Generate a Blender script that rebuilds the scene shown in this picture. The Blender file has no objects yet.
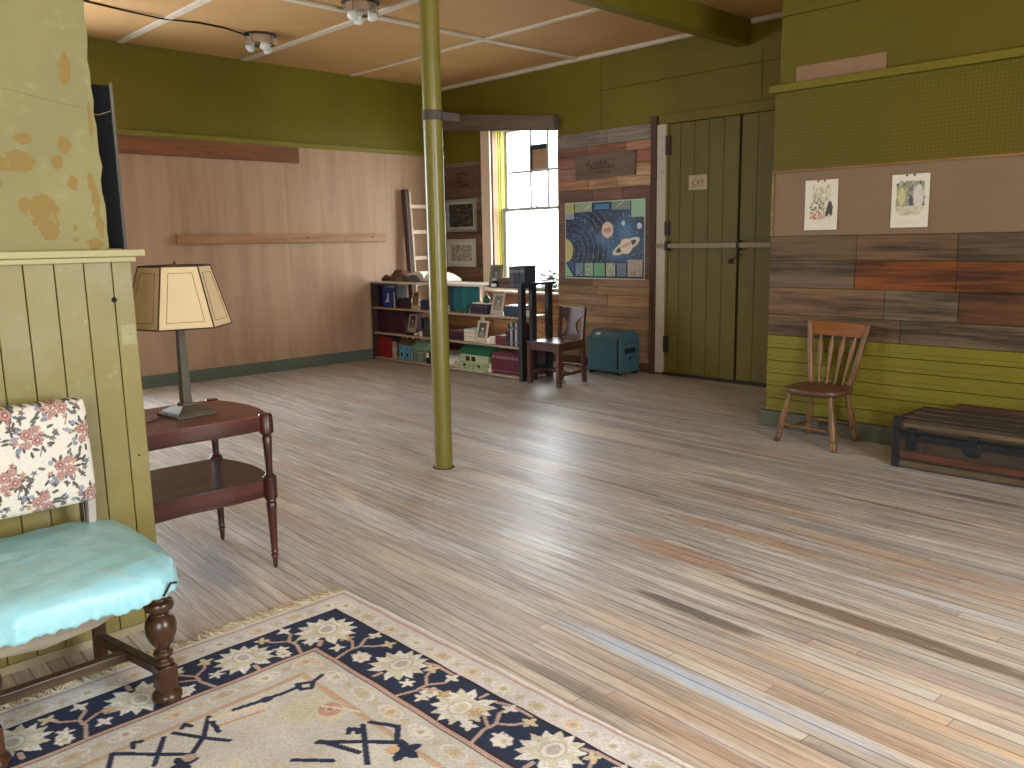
import bpy, bmesh, math, random
import numpy as np
from mathutils import Vector, Matrix

random.seed(7)
rng = np.random.default_rng(11)
SC = bpy.context.scene
COL = SC.collection
PI = math.pi

# ------------------------------------------------------------------ colours
def lin(c):
    return tuple(((v/12.92) if v <= .04045 else ((v+.055)/1.055)**2.4) for v in c)
def rgb(r, g, b):
    return lin((r/255, g/255, b/255))

# ------------------------------------------------------------------ materials
class NB:
    """small helper for building node graphs"""
    def __init__(self, name):
        self.m = bpy.data.materials.new(name)
        self.m.use_nodes = True
        self.t = self.m.node_tree
        self.t.nodes.clear()
        self.out = self.t.nodes.new('ShaderNodeOutputMaterial')
    def n(self, typ, **kw):
        x = self.t.nodes.new(typ)
        for k, v in kw.items():
            setattr(x, k, v)
        return x
    def put(self, sock, v):
        if isinstance(v, bpy.types.NodeSocket):
            self.t.links.new(v, sock)
        elif isinstance(v, (tuple, list)):
            v = tuple(v)
            if sock.type == 'RGBA' and len(v) == 3:
                v = v + (1,)
            sock.default_value = v
        else:
            sock.default_value = v
    def math(self, op, a, b=0.0, c=None, clamp=False):
        x = self.n('ShaderNodeMath', operation=op, use_clamp=clamp)
        self.put(x.inputs[0], a); self.put(x.inputs[1], b)
        if c is not None: self.put(x.inputs[2], c)
        return x.outputs[0]
    def mix(self, f, a, b, mode='MIX'):
        x = self.n('ShaderNodeMix', data_type='RGBA', blend_type=mode)
        self.put(x.inputs[0], f); self.put(x.inputs[6], a); self.put(x.inputs[7], b)
        return x.outputs[2]
    def coords(self):
        return self.n('ShaderNodeTexCoord').outputs['Object']
    def mapv(self, v, scale=(1, 1, 1), loc=(0, 0, 0), rot=(0, 0, 0)):
        x = self.n('ShaderNodeMapping')
        self.put(x.inputs['Vector'], v); x.inputs['Scale'].default_value = scale
        x.inputs['Location'].default_value = loc; x.inputs['Rotation'].default_value = rot
        return x.outputs[0]
    def noise(self, v, scale=5., detail=4., rough=.55, dist=0.):
        x = self.n('ShaderNodeTexNoise')
        self.put(x.inputs['Vector'], v)
        x.inputs['Scale'].default_value = scale; x.inputs['Detail'].default_value = detail
        x.inputs['Roughness'].default_value = rough; x.inputs['Distortion'].default_value = dist
        return x.outputs['Fac']
    def white(self, v, dim='3D'):
        x = self.n('ShaderNodeTexWhiteNoise', noise_dimensions=dim)
        self.put(x.inputs['W' if dim == '1D' else 'Vector'], v)
        return x
    def ramp(self, f, stops, interp='LINEAR'):
        x = self.n('ShaderNodeValToRGB')
        cr = x.color_ramp; cr.interpolation = interp
        while len(cr.elements) < len(stops): cr.elements.new(.5)
        for e, (p, c) in zip(cr.elements, stops):
            e.position = p; e.color = tuple(c)+(1,) if len(c) == 3 else c
        self.put(x.inputs[0], f)
        return x.outputs[0]
    def step(self, f, a, b):
        x = self.n('ShaderNodeMapRange', interpolation_type='SMOOTHSTEP')
        self.put(x.inputs[0], f); x.inputs[1].default_value = a; x.inputs[2].default_value = b
        return x.outputs[0]
    def sep(self, v):
        x = self.n('ShaderNodeSeparateXYZ'); self.put(x.inputs[0], v)
        return x.outputs
    def comb(self, a, b, c):
        x = self.n('ShaderNodeCombineXYZ')
        for s, v in zip(x.inputs, (a, b, c)): self.put(s, v)
        return x.outputs[0]
    def attr(self, name='Col'):
        return self.n('ShaderNodeAttribute', attribute_name=name).outputs['Color']
    def bsdf(self, col, rough=.6, metal=0., spec=.4, bump=None, bstr=.2, bdist=.01, **kw):
        x = self.n('ShaderNodeBsdfPrincipled')
        self.put(x.inputs['Base Color'], col); self.put(x.inputs['Roughness'], rough)
        x.inputs['Metallic'].default_value = metal
        x.inputs['Specular IOR Level'].default_value = spec
        for k, v in kw.items(): self.put(x.inputs[k.replace('_', ' ')], v)
        if bump is not None:
            b = self.n('ShaderNodeBump'); b.inputs['Strength'].default_value = bstr
            b.inputs['Distance'].default_value = bdist
            self.put(b.inputs['Height'], bump); self.t.links.new(b.outputs[0], x.inputs['Normal'])
        self.t.links.new(x.outputs[0], self.out.inputs[0])
        return self.m

def plain(name, col, rough=.6, metal=0., spec=.4, var=.18, scale=6., bstr=.1):
    b = NB(name); v = b.coords()
    n = b.noise(v, scale, 5)
    c = b.mix(b.math('MULTIPLY', b.step(n, .35, .75), var), col, tuple(x*.45 for x in col))
    return b.bsdf(c, rough, metal, spec, bump=b.noise(v, scale*12, 3), bstr=bstr, bdist=.003)

def grain(name, col, dark, axis=1, rough=.5, spec=.4, amt=.7, fine=1., use_attr=False, scale=28.):
    """wood with grain running along an object axis"""
    b = NB(name); v = b.coords()
    s = [scale*fine]*3; s[axis] = 1.6*fine
    n1 = b.noise(b.mapv(v, tuple(s)), 1., 6, .65, .4)
    s2 = [7.]*3; s2[axis] = .9
    n2 = b.noise(b.mapv(v, tuple(s2), (3, 5, 7)), 1., 4, .6)
    f = b.math('ADD', b.math('MULTIPLY', n1, .6), b.math('MULTIPLY', n2, .5))
    f = b.math('MULTIPLY', b.step(f, .42, .72), amt)
    if use_attr:
        base = b.attr(); c = b.mix(f, base, b.mix(1., base, dark, 'MULTIPLY'))
    else:
        c = b.mix(f, col, dark)
    return b.bsdf(c, rough, 0., spec, bump=n1, bstr=.25, bdist=.004)

def paint(name, col, rough=.6, var=.3, worn=None, worn_amt=.0, scale=1.7, spec=.3, bstr=.15):
    b = NB(name); v = b.coords()
    n = b.noise(v, scale, 6, .6); n2 = b.noise(v, scale*9, 5, .6)
    c = b.mix(b.math('MULTIPLY', b.step(n, .3, .75), var), col, tuple(x*.6 for x in col))
    c = b.mix(b.math('MULTIPLY', b.step(n2, .45, .75), var*.5), c, tuple(min(1, x*1.25) for x in col))
    if worn:
        c = b.mix(b.math('MULTIPLY', b.step(b.noise(v, scale*5, 8, .7), .6, .68), worn_amt), c, worn)
    return b.bsdf(c, rough, 0., spec, bump=n2, bstr=bstr, bdist=.004)

def attr_mat(name, rough=.7, spec=.3, nscale=40., nvar=.25, bstr=.2, sheen=0.):
    b = NB(name); v = b.coords(); base = b.attr()
    n = b.noise(v, nscale, 4, .7)
    c = b.mix(b.math('MULTIPLY', b.step(n, .35, .7), nvar), base, b.mix(1., base, (.45, .45, .45), 'MULTIPLY'))
    return b.bsdf(c, rough, 0., spec, bump=n, bstr=bstr, bdist=.004)

# ------------------------------------------------------------------ mesh helper
class G:
    def __init__(self):
        self.v = []; self.f = []; self.c = []
    def add(self, vs, fs, col=None):
        o = len(self.v)
        self.v += [tuple(p) for p in vs]
        self.f += [tuple(i+o for i in f) for f in fs]
        self.c += [col]*len(fs)
        return self
    def box(self, x0, x1, y0, y1, z0, z1, col=None, mtx=None):
        vs = [(x, y, z) for z in (z0, z1) for y in (y0, y1) for x in (x0, x1)]
        if mtx is not None: vs = [tuple(mtx @ Vector(p)) for p in vs]
        return self.add(vs, [(0, 2, 3, 1), (4, 5, 7, 6), (0, 1, 5, 4), (2, 6, 7, 3), (0, 4, 6, 2), (1, 3, 7, 5)], col)
    def hexa(self, p8, col=None):   # bottom four then top four, both counter-clockwise
        return self.add(p8, [(3, 2, 1, 0), (4, 5, 6, 7), (0, 1, 5, 4), (1, 2, 6, 5), (2, 3, 7, 6), (3, 0, 4, 7)], col)
    def prism(self, poly, axis, a, b, col=None):
        n = len(poly)
        def P(p, h):
            return {'x': (h, p[0], p[1]), 'y': (p[0], h, p[1]), 'z': (p[0], p[1], h)}[axis]
        vs = [P(p, a) for p in poly]+[P(p, b) for p in poly]
        fs = [tuple(range(n))[::-1], tuple(range(n, 2*n))]+[(i, (i+1) % n, n+(i+1) % n, n+i) for i in range(n)]
        return self.add(vs, fs, col)
    def lathe(self, prof, c=(0, 0, 0), n=20, mtx=None, col=None):
        vs = []; fs = []
        for r, z in prof:
            for k in range(n):
                a = 2*PI*k/n
                p = Vector((r*math.cos(a), r*math.sin(a), z))
                if mtx is not None: p = mtx @ p
                vs.append((p.x+c[0], p.y+c[1], p.z+c[2]))
        m = len(prof)
        for i in range(m-1):
            for k in range(n):
                fs.append((i*n+k, i*n+(k+1) % n, (i+1)*n+(k+1) % n, (i+1)*n+k))
        fs.append(tuple(range(n))[::-1]); fs.append(tuple((m-1)*n+k for k in range(n)))
        return self.add(vs, fs, col)
    def bar(self, a, b, prof, n=12, col=None):
        """turned bar from a to b, prof = [(radius, fraction along)]"""
        a = Vector(a); b = Vector(b); d = b-a; L = d.length
        q = d.to_track_quat('Z', 'Y').to_matrix().to_4x4()
        return self.lathe([(r, t*L) for r, t in prof], tuple(a), n, q, col)
    def rod(self, a, b, w, h=None, col=None, up=(0, 0, 1)):
        """square bar from a to b"""
        h = h or w; a = Vector(a); b = Vector(b); d = (b-a).normalized(); u = Vector(up)
        if abs(d.dot(u)) > .98: u = Vector((1, 0, 0))
        s = d.cross(u).normalized(); u = s.cross(d)
        ps = []
        for p in (a, b):
            for sx, sy in ((-1, -1), (1, -1), (1, 1), (-1, 1)):
                ps.append(tuple(p+s*(sx*w/2)+u*(sy*h/2)))
        return self.hexa(ps, col)
    def tube(self, pts, r, n=8, col=None):
        pts = [Vector(p) for p in pts]
        vs = []; fs = []
        for i, p in enumerate(pts):
            d = (pts[min(i+1, len(pts)-1)]-pts[max(i-1, 0)]).normalized()
            u = Vector((0, 0, 1)) if abs(d.z) < .95 else Vector((1, 0, 0))
            s = d.cross(u).normalized(); u = s.cross(d)
            for k in range(n):
                a = 2*PI*k/n
                vs.append(tuple(p+s*(r*math.cos(a))+u*(r*math.sin(a))))
        for i in range(len(pts)-1):
            for k in range(n):
                fs.append((i*n+k, i*n+(k+1) % n, (i+1)*n+(k+1) % n, (i+1)*n+k))
        fs.append(tuple(range(n))[::-1]); fs.append(tuple((len(pts)-1)*n+k for k in range(n)))
        return self.add(vs, fs, col)
    def build(self, name, mat, parent=None, smooth=False, bevel=0., seg=2, solid=0.):
        me = bpy.data.meshes.new(name)
        me.from_pydata(self.v, [], self.f)
        if any(c is not None for c in self.c):
            at = me.color_attributes.new('Col', 'FLOAT_COLOR', 'CORNER')
            arr = []
            for f, c in zip(self.f, self.c):
                c = c or (.5, .5, .5)
                arr += [c[0], c[1], c[2], 1.]*len(f)
            at.data.foreach_set('color', np.array(arr, dtype=np.float32))
        bm = bmesh.new(); bm.from_mesh(me)
        bmesh.ops.recalc_face_normals(bm, faces=bm.faces); bm.to_mesh(me); bm.free()
        me.materials.append(mat)
        if smooth:
            me.polygons.foreach_set('use_smooth', [True]*len(me.polygons))
            me.set_sharp_from_angle(angle=math.radians(45))
        o = bpy.data.objects.new(name, me); COL.objects.link(o)
        if parent is not None: o.parent = parent
        if bevel:
            m = o.modifiers.new('bevel', 'BEVEL'); m.width = bevel; m.segments = seg
            m.limit_method = 'ANGLE'; m.angle_limit = math.radians(40)
        return o

def T(name, label, cat, loc=(0, 0, 0), rz=0., group=None):
    o = bpy.data.objects.new(name, None); COL.objects.link(o)
    o.empty_display_size = .1
    o.location = loc; o.rotation_euler = (0, 0, rz)
    o['label'] = label; o['category'] = cat
    if group: o['group'] = group
    return o
def tag(o, label, cat, group=None):
    o['label'] = label; o['category'] = cat
    if group: o['group'] = group
    return o
def S(o):
    o['kind'] = 'structure'
    return o

# ------------------------------------------------------------------ pattern canvas (a finely divided sheet coloured per vertex)
class Cv:
    def __init__(self, us, vs, base):
        self.u = np.asarray(us); self.w = np.asarray(vs)
        self.X, self.Y = np.meshgrid(self.u, self.w)
        self.im = np.empty(self.X.shape+(3,)); self.im[:] = base
    def put(self, mask, col): self.im[mask] = col
    def rect(self, x0, x1, y0, y1, col): self.put((self.X >= x0) & (self.X <= x1) & (self.Y >= y0) & (self.Y <= y1), col)
    def ell(self, cx, cy, rx, ry, col, rot=0.):
        dx = self.X-cx; dy = self.Y-cy; c, s = math.cos(rot), math.sin(rot)
        self.put(((dx*c+dy*s)/rx)**2+((dy*c-dx*s)/ry)**2 <= 1, col)
    def ring(self, cx, cy, rx, ry, w, col, rot=0.):
        dx = self.X-cx; dy = self.Y-cy; c, s = math.cos(rot), math.sin(rot)
        d = np.sqrt(((dx*c+dy*s)/rx)**2+((dy*c-dx*s)/ry)**2)
        self.put(np.abs(d-1) <= w/max(rx, ry), col)
    def star(self, cx, cy, r0, r1, n, col, ph=0., asp=1.):
        """serrated flower: radius swings between r0 and r1"""
        dx = (self.X-cx); dy = (self.Y-cy)/asp
        a = np.arctan2(dy, dx)-ph; r = np.hypot(dx, dy)
        tri = np.abs(((a*n/(2*PI)) % 1.)*2-1)
        self.put(r <= r0+(r1-r0)*tri, col)
    def line(self, pts, wid, col):
        for (x0, y0), (x1, y1) in zip(pts[:-1], pts[1:]):
            dx, dy = x1-x0, y1-y0; L = max(1e-9, dx*dx+dy*dy)
            t = np.clip(((self.X-x0)*dx+(self.Y-y0)*dy)/L, 0, 1)
            self.put(np.hypot(self.X-x0-t*dx, self.Y-y0-t*dy) <= wid/2, col)
    def poly(self, pts, col):
        ins = np.zeros(self.X.shape, bool); n = len(pts)
        for i in range(n):
            (x0, y0), (x1, y1) = pts[i], pts[(i+1) % n]
            if y0 == y1: continue
            c = ((self.Y < y0) != (self.Y < y1)) & (self.X < (x1-x0)*(self.Y-y0)/(y1-y0)+x0)
            ins ^= c
        self.put(ins, col)
    def build(self, name, fn, mat, parent=None, back=None, flip=False):
        """fn(X,Y)->(x,y,z) arrays; back = offset vector of the rear side, closes the sheet into a slab"""
        ny, nx = self.X.shape
        P = np.stack(fn(self.X, self.Y), -1).reshape(-1, 3)
        idx = np.arange(nx*ny).reshape(ny, nx)
        q = np.stack([idx[:-1, :-1], idx[:-1, 1:], idx[1:, 1:], idx[1:, :-1]], -1).reshape(-1, 4)
        colr = self.im.reshape(-1, 3)
        if back is not None:
            rim = np.concatenate([idx[0, :-1], idx[:-1, -1], idx[-1, :0:-1], idx[:0:-1, 0]])
            m = len(rim); n0 = len(P)
            P = np.vstack([P, P[rim]+np.array(back)])
            colr = np.vstack([colr, colr[rim]])
            side = np.stack([rim, n0+np.arange(m), n0+(np.arange(m)+1) % m, np.roll(rim, -1)], -1)
            q = np.vstack([q, side])
        if flip: q = q[:, ::-1]
        me = bpy.data.meshes.new(name)
        me.vertices.add(len(P)); me.vertices.foreach_set('co', P.astype(np.float32).ravel())
        me.loops.add(q.size); me.loops.foreach_set('vertex_index', q.astype(np.int32).ravel())
        me.polygons.add(len(q)); me.polygons.foreach_set('loop_start', np.arange(0, q.size, 4, dtype=np.int32))
        me.update(calc_edges=True); me.validate()
        at = me.color_attributes.new('Col', 'FLOAT_COLOR', 'POINT')
        at.data.foreach_set('color', np.hstack([colr, np.ones((len(colr), 1))]).astype(np.float32).ravel())
        me.polygons.foreach_set('use_smooth', [True]*len(me.polygons))
        me.set_sharp_from_angle(angle=math.radians(50))
        me.materials.append(mat)
        o = bpy.data.objects.new(name, me); COL.objects.link(o)
        if parent is not None: o.parent = parent
        return o

# ------------------------------------------------------------------ room dimensions
XW = 7.70      # window and door wall
YB = 9.18      # brown panelled wall
XC = 6.08      # clapboard / pegboard wall
YC = 3.32      # where that wall ends
YP = 3.28      # front face of the wainscot partition
XP = 1.205     # end of the wainscot
H = 3.57
XL, YR = -3.2, -1.9

OLIVE = rgb(114, 102, 22)
OLIVE2 = rgb(98, 86, 16)
LIME = rgb(132, 122, 44)
STRAW = rgb(196, 182, 98)

# ------------------------------------------------------------------ floor
def floor_material():
    b = NB('old strip floor'); v = b.coords()
    x, y, z = b.sep(v)
    a = math.radians(3.2); ca, sa = math.cos(a), math.sin(a)
    u = b.math('SUBTRACT', b.math('MULTIPLY', x, ca), b.math('MULTIPLY', y, sa))
    w = b.math('ADD', b.math('MULTIPLY', x, sa), b.math('MULTIPLY', y, ca))
    W = .058
    ui = b.math('DIVIDE', u, W); i = b.math('FLOOR', ui); fu = b.math('FRACT', ui)
    r1 = b.white(i, '1D').outputs['Value']
    wj = b.math('ADD', b.math('DIVIDE', w, 2.4), b.math('MULTIPLY', r1, 9.7))
    j = b.math('FLOOR', wj); fw = b.math('FRACT', wj)
    wn = b.white(b.comb(i, j, 0.), '3D')
    rb = wn.outputs['Value']; rc = b.sep(wn.outputs['Color'])
    warm = b.ramp(rb, [(0, rgb(172, 134, 102)), (.2, rgb(190, 160, 130)), (.4, rgb(202, 172, 138)), (.55, rgb(168, 148, 134)), (.7, rgb(198, 160, 122)), (.85, rgb(200, 186, 168)), (1, rgb(152, 128, 112))])
    grey = b.ramp(rb, [(0, rgb(156, 148, 140)), (.3, rgb(174, 164, 152)), (.55, rgb(164, 154, 148)), (.8, rgb(182, 172, 160)), (1, rgb(142, 134, 130))])
    big = b.noise(b.mapv(v, (.9, .35, 1)), 1.6, 4, .6)
    # varnish left at near right; far grey is partly window sheen put into colour
    pos = b.math('ADD', b.math('MULTIPLY', b.math('ADD', x, y), -.25), b.math('ADD', b.math('MULTIPLY', big, 1.2), .86))
    wf = b.step(pos, .05, .95)
    c = b.mix(wf, grey, warm)
    # long streaks inside the boards
    loc = b.comb(b.math('MULTIPLY', u, 30.), b.math('ADD', b.math('MULTIPLY', w, 1.5), b.math('MULTIPLY', r1, 40.)), 0.)
    s1 = b.noise(loc, 1., 7, .68, .5)
    c = b.mix(b.math('MULTIPLY', b.step(s1, .44, .70), .68), c, rgb(106, 90, 78))
    loc2 = b.comb(b.math('MULTIPLY', u, 9.), b.math('MULTIPLY', w, .9), 5.)
    s2 = b.noise(loc2, 1., 6, .65, .3)
    c = b.mix(b.math('MULTIPLY', b.step(s2, .52, .68), .6), c, rgb(118, 112, 108))
    loc3 = b.comb(b.math('MULTIPLY', u, 12.), b.math('MULTIPLY', w, .8), 21.)
    s3 = b.noise(loc3, 1., 6, .6, .3)
    c = b.mix(b.math('MULTIPLY', b.step(s3, .55, .70), .55), c, rgb(200, 194, 188))
    # fine speckled wear
    sp = b.noise(b.comb(b.math('MULTIPLY', u, 110.), b.math('MULTIPLY', w, 9.), 2.), 1., 5, .75)
    sp2 = b.noise(b.comb(b.math('MULTIPLY', u, 60.), b.math('MULTIPLY', w, 3.), 9.), 1., 6, .7)
    # broad worn drifts that run with the boards
    l1 = b.noise(b.comb(b.math('MULTIPLY', u, 3.2), b.math('MULTIPLY', w, .55), 31.), 1., 5, .6, .4)
    l2 = b.noise(b.comb(b.math('MULTIPLY', u, 4.5), b.math('MULTIPLY', w, .6), 47.), 1., 5, .62, .4)
    c = b.mix(b.math('MULTIPLY', b.step(l1, .50, .68), .5), c, rgb(168, 132, 102))
    c = b.mix(b.math('MULTIPLY', b.step(l2, .52, .68), .5), c, rgb(136, 132, 124))
    c = b.mix(b.math('MULTIPLY', b.step(l2, .46, .32), .5), c, rgb(206, 190, 166))
    # stains with a place and shape of their own (x, y, half width, half length, colour, strength)
    stains = [(2.745, 1.76, .036, .36, (70, 62, 58), .75), (2.30, 1.60, .042, .55, (170, 178, 190), .75), (2.335, 1.1, .04, .36, (176, 178, 182), .6),
              (3.25, 2.18, .09, .42, (156, 108, 70), .6), (3.12, 1.2, .055, .75, (104, 84, 66), .85), (2.90, 1.95, .03, .42, (205, 200, 196), .6),
              (3.70, 2.1, .06, .5, (150, 100, 60), .45), (3.96, 3.2, .03, .45, (108, 92, 78), .6), (1.975, 1.75, .04, .40, (92, 80, 72), .7),
              (4.64, 1.8, .03, .55, (110, 88, 70), .7), (5.11, 1.4, .04, .4, (84, 64, 54), .7), (3.29, 4.26, .03, .3, (112, 104, 100), .5),
              (2.893, 2.81, .07, .3, (214, 214, 214), .45), (2.55, 3.6, .10, .7, (206, 204, 202), .35), (3.9, 1.5, .09, .7, (176, 136, 96), .4),
              (2.6, .9, .06, .6, (196, 158, 116), .4), (4.3, 2.4, .05, .6, (120, 108, 96), .5), (3.5, 1.0, .04, .6, (180, 180, 182), .5), (1.6, 3.62, .1, .25, (128, 122, 124), .5)]
    for sx, sy, hw, hl, col, st in stains:
        su = sx*ca-sy*sa; sw = sx*sa+sy*ca
        du = b.math('DIVIDE', b.math('SUBTRACT', u, su), hw); dw = b.math('DIVIDE', b.math('SUBTRACT', w, sw), hl)
        d = b.math('ADD', b.math('MULTIPLY', du, du), b.math('MULTIPLY', dw, dw))
        d = b.math('ADD', d, b.math('ADD', b.math('MULTIPLY', b.math('SUBTRACT', s1, .5), 3.4), b.math('MULTIPLY', b.math('SUBTRACT', sp2, .5), 2.)))
        f = b.math('MULTIPLY', b.step(d, 1.15, .35), st)
        c = b.mix(f, c, rgb(*col))
    c = b.mix(b.math('MULTIPLY', b.step(sp, .45, .72), .34), c, rgb(100, 84, 72))
    c = b.mix(b.math('MULTIPLY', b.step(sp2, .52, .72), .4), c, rgb(206, 196, 184))
    # gaps between strips and at board ends
    e = b.math('MINIMUM', fu, b.math('SUBTRACT', 1., fu))
    gap = b.step(e, .055, .018)
    gs = b.math('ADD', .3, b.math('MULTIPLY', rc[0], .55))
    c = b.mix(b.math('MULTIPLY', gap, gs), c, rgb(44, 34, 28))
    ee = b.math('MINIMUM', fw, b.math('SUBTRACT', 1., fw))
    c = b.mix(b.math('MULTIPLY', b.step(ee, .0012, .0004), .5), c, rgb(52, 42, 36))
    c = b.mix(1., c, (1.37, 1.50, 1.64), 'MULTIPLY')
    h = b.math('SUBTRACT', b.math('MULTIPLY', s1, .4), gap)
    h = b.math('ADD', h, b.math('MULTIPLY', rc[1], .5))
    ro = b.math('ADD', .27, b.math('MULTIPLY', s2, .30))
    return b.bsdf(c, ro, 0., .5, bump=h, bstr=.35, bdist=.002)

fl = G().box(XL-.2, XW+.3, YR-.2, YB+.3, -.12, 0.).build('floor', floor_material()); S(fl)

# ------------------------------------------------------------------ ceiling
b = NB('tan fibreboard'); v = b.coords()
n = b.noise(v, 1.3, 5, .6)
c = b.mix(b.math('MULTIPLY', b.step(n, .35, .7), .35), rgb(200, 160, 110), rgb(172, 130, 78))
ceil_m = b.bsdf(c, .75, 0., .2, bump=b.noise(v, 60, 3), bstr=.08, bdist=.003)
S(G().box(XL-.2, XW+.3, YR-.2, YB+.3, H, H+.12).build('ceiling', ceil_m))
white_m = paint('cream white batten paint', rgb(214, 202, 184), .6, .25, rgb(150, 130, 108), .6, 3.)
tn = 1
def trim(g, mat, bevel=.004):
    global tn
    o = S(g.build('trim_%d' % tn, mat, None, bevel=bevel)); tn += 1
    return o
for xb, wd in ((3.45, .075), (4.80, .085), (6.22, .06), (2.05, .075)):
    trim(G().box(xb-wd/2, xb+wd/2, 4.63, YB-.03, H-.018, H), white_m)
trim(G().box(XL, XW-.06, 6.66, 6.73, H-.024, H-.001), white_m)
trim(G().box(XW-.06, XW, 4.63, YB-.03, H-.04, H), white_m)
trim(G().box(XW-.06, XW, YC+.15, 4.46, H-.04, H), white_m)

olive_m = paint('olive green wall paint', OLIVE, .6, .35, rgb(96, 84, 30), .25, 1.2)
limew_m = paint('lime green board paint', LIME, .5, .3, rgb(120, 108, 40), .4, 2.)

# ------------------------------------------------------------------ back wall (brown fibreboard), with a window hidden behind the partition
WB = (.7, 2.6, .75, 2.95)
g = G()
g.box(XL, WB[0], YB, YB+.25, 0, H).box(WB[1], XW+.3, YB, YB+.25, 0, H)
g.box(WB[0], WB[1], YB, YB+.25, 0, WB[2]).box(WB[0], WB[1], YB, YB+.25, WB[3], H)
wall_back = S(g.build('wall_back', olive_m))
b = NB('brown fibreboard panel'); v = b.coords(); x, y, z = b.sep(v)
n1 = b.noise(b.mapv(v, (9, 9, .7)), 1., 6, .6); n2 = b.noise(v, 1.1, 4)
c = b.mix(b.step(n1, .3, .75), rgb(182, 150, 120), rgb(164, 130, 102))
c = b.mix(b.math('MULTIPLY', b.step(n2, .4, .7), .3), c, rgb(186, 156, 138))
for sx in (4.5, 5.21, 5.86, 6.74):
    c = b.mix(b.math('MULTIPLY', b.step(b.math('ABSOLUTE', b.math('SUBTRACT', x, sx)), .012, .002), .4), c, rgb(196, 168, 148))
fibre_m = b.bsdf(c, .55, 0., .35, bump=n1, bstr=.12, bdist=.004)
PT = 2.65
g = G()
for x0, x1 in ((WB[1], 3.28), (3.282, 4.499), (4.501, 5.859), (5.861, XW-.012)):
    g.box(x0, x1, YB-.012, YB, .12, PT)
g.box(XL, WB[0], YB-.012, YB, .12, PT).box(WB[0], WB[1], YB-.012, YB, .12, WB[2])
g.build('wall_panel', fibre_m, wall_back)
trim(G().box(WB[1], XW, YB-.028, YB, PT, PT+.055), limew_m)
slate_m = paint('slate green baseboard paint', rgb(98, 106, 94), .5, .3)
S(G().box(XL, XW-.02, YB-.035, YB, 0, .135).build('baseboard_back', slate_m, None, bevel=.005))

# boards fixed to the brown wall
red_board_m = grain('reddish board', rgb(140, 86, 50), rgb(88, 52, 30), 0, .55, amt=.8)
o = G().box(3.2, 5.42, YB-.045, YB-.0125, 2.465, 2.64).build('wooden_board', red_board_m, None, bevel=.004)
tag(o, 'long reddish brown board fixed high on the brown wall under the green band', 'board')
t = T('wooden_rail', 'narrow tan wooden rail across the middle of the brown wall', 'rail', (5.22, YB-.03, 1.585))
G().box(-1.36, 1.42, -.017, .017, -.055, .055).build('rail_board', grain('tan rail wood', rgb(172, 126, 84), rgb(126, 84, 52), 0, .5), t, bevel=.004)
scr_m = plain('dark screw', rgb(60, 50, 44), .4, .6)
for px in (.25, 1.2): G().lathe([(.011, 0), (.011, .008)], (px, -.018, 0), 10, Matrix.Rotation(PI/2, 4, 'X')).build('screw_head', scr_m, t)

# ------------------------------------------------------------------ window wall
W1 = (7.03, 8.21, .86, 2.95)
g = G()
g.box(XW, XW+.3, YC-.2, W1[0], 0, H).box(XW, XW+.3, W1[1], YB+.25, 0, H)
g.box(XW, XW+.3, W1[0], W1[1], 0, W1[2]).box(XW, XW+.3, W1[0], W1[1], W1[3], H)
wall_right = S(g.build('wall_right', olive_m))
seam_m = plain('dark seam', rgb(58, 54, 18), .8)
g = G()
g.box(XW-.002, XW, YC, 6.4, 3.165, 3.172).box(XW-.002, XW, 6.36, 6.366, 2.74, 3.55).box(XW-.002, XW, 4.35, 4.356, 2.82, 3.3)
g.build('panel_seam', seam_m, wall_right)
plank_m = grain('old planks', (.5, .5, .5), rgb(150, 138, 128), 1, .6, amt=.75, use_attr=True)
g = G()
def row(y0, y1, z0, z1, cols, th=.02, x=XW):
    """one course of planks, cut into pieces"""
    n = len(cols); cuts = [y0]+sorted(y0+(y1-y0)*(k+random.uniform(-.25, .25))/n for k in range(1, n))+[y1]
    for k, cc in enumerate(cols):
        t_ = th+random.uniform(-.002, .002)
        g.box(x-t_, x, cuts[k]+.0015, cuts[k+1]-.0015, z0+.002, z1-.002, tuple(k_*(.78*q+.22*rgb(*cc)[1]) for k_, q in zip((1.42, 1.5, 1.42), rgb(*cc))))
# right of the window
yr0, yr1 = 5.63, 7.03
row(yr0, yr1, 2.57, 2.735, [(126, 112, 100), (118, 106, 96)])
row(yr0, yr1, 2.47, 2.57, [(176, 116, 76), (146, 88, 60), (120, 80, 62)])
row(yr0, yr1, 2.33, 2.47, [(150, 88, 70), (150, 100, 80), (140, 92, 78)])
row(yr0, yr1, 2.19, 2.33, [(196, 148, 98), (166, 110, 80), (150, 104, 88)])
row(yr0, yr1, 2.08, 2.19, [(190, 144, 100), (170, 120, 80), (160, 108, 76)])
for k, (z0, z1) in enumerate(((1.95, 2.08), (1.80, 1.95), (1.64, 1.80), (1.5, 1.64), (1.35, 1.5), (1.2, 1.35), (1.06, 1.2))):
    row(yr0, yr1, z0, z1, [(104, 64, 52), (118, 84, 70)] if k else [(112, 70, 58), (122, 80, 66), (108, 76, 66)])
cz = [.93, 1.06]
zz = .13
lowc = [(150, 112, 80), (166, 124, 84), (140, 106, 78), (158, 122, 88)]
zs = [.10, .225, .35, .48, .605, .735, .86]
for k in range(6):
    row(yr0, W1[0], zs[k], zs[k+1], [random.choice(lowc), random.choice(lowc)])
    row(W1[0], W1[1], zs[k], zs[k+1], [random.choice([(168, 112, 70), (186, 134, 90), (150, 96, 66)]) for _ in range(2)])
    row(W1[1], YB-.03, zs[k], zs[k+1], [random.choice([(168, 112, 70), (186, 134, 90), (150, 96, 66)])])
row(yr0, W1[0], .86, .96, [(150, 112, 80), (130, 96, 72)]); row(yr0, W1[0], .96, 1.06, [(140, 102, 76), (118, 84, 66)])
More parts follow.
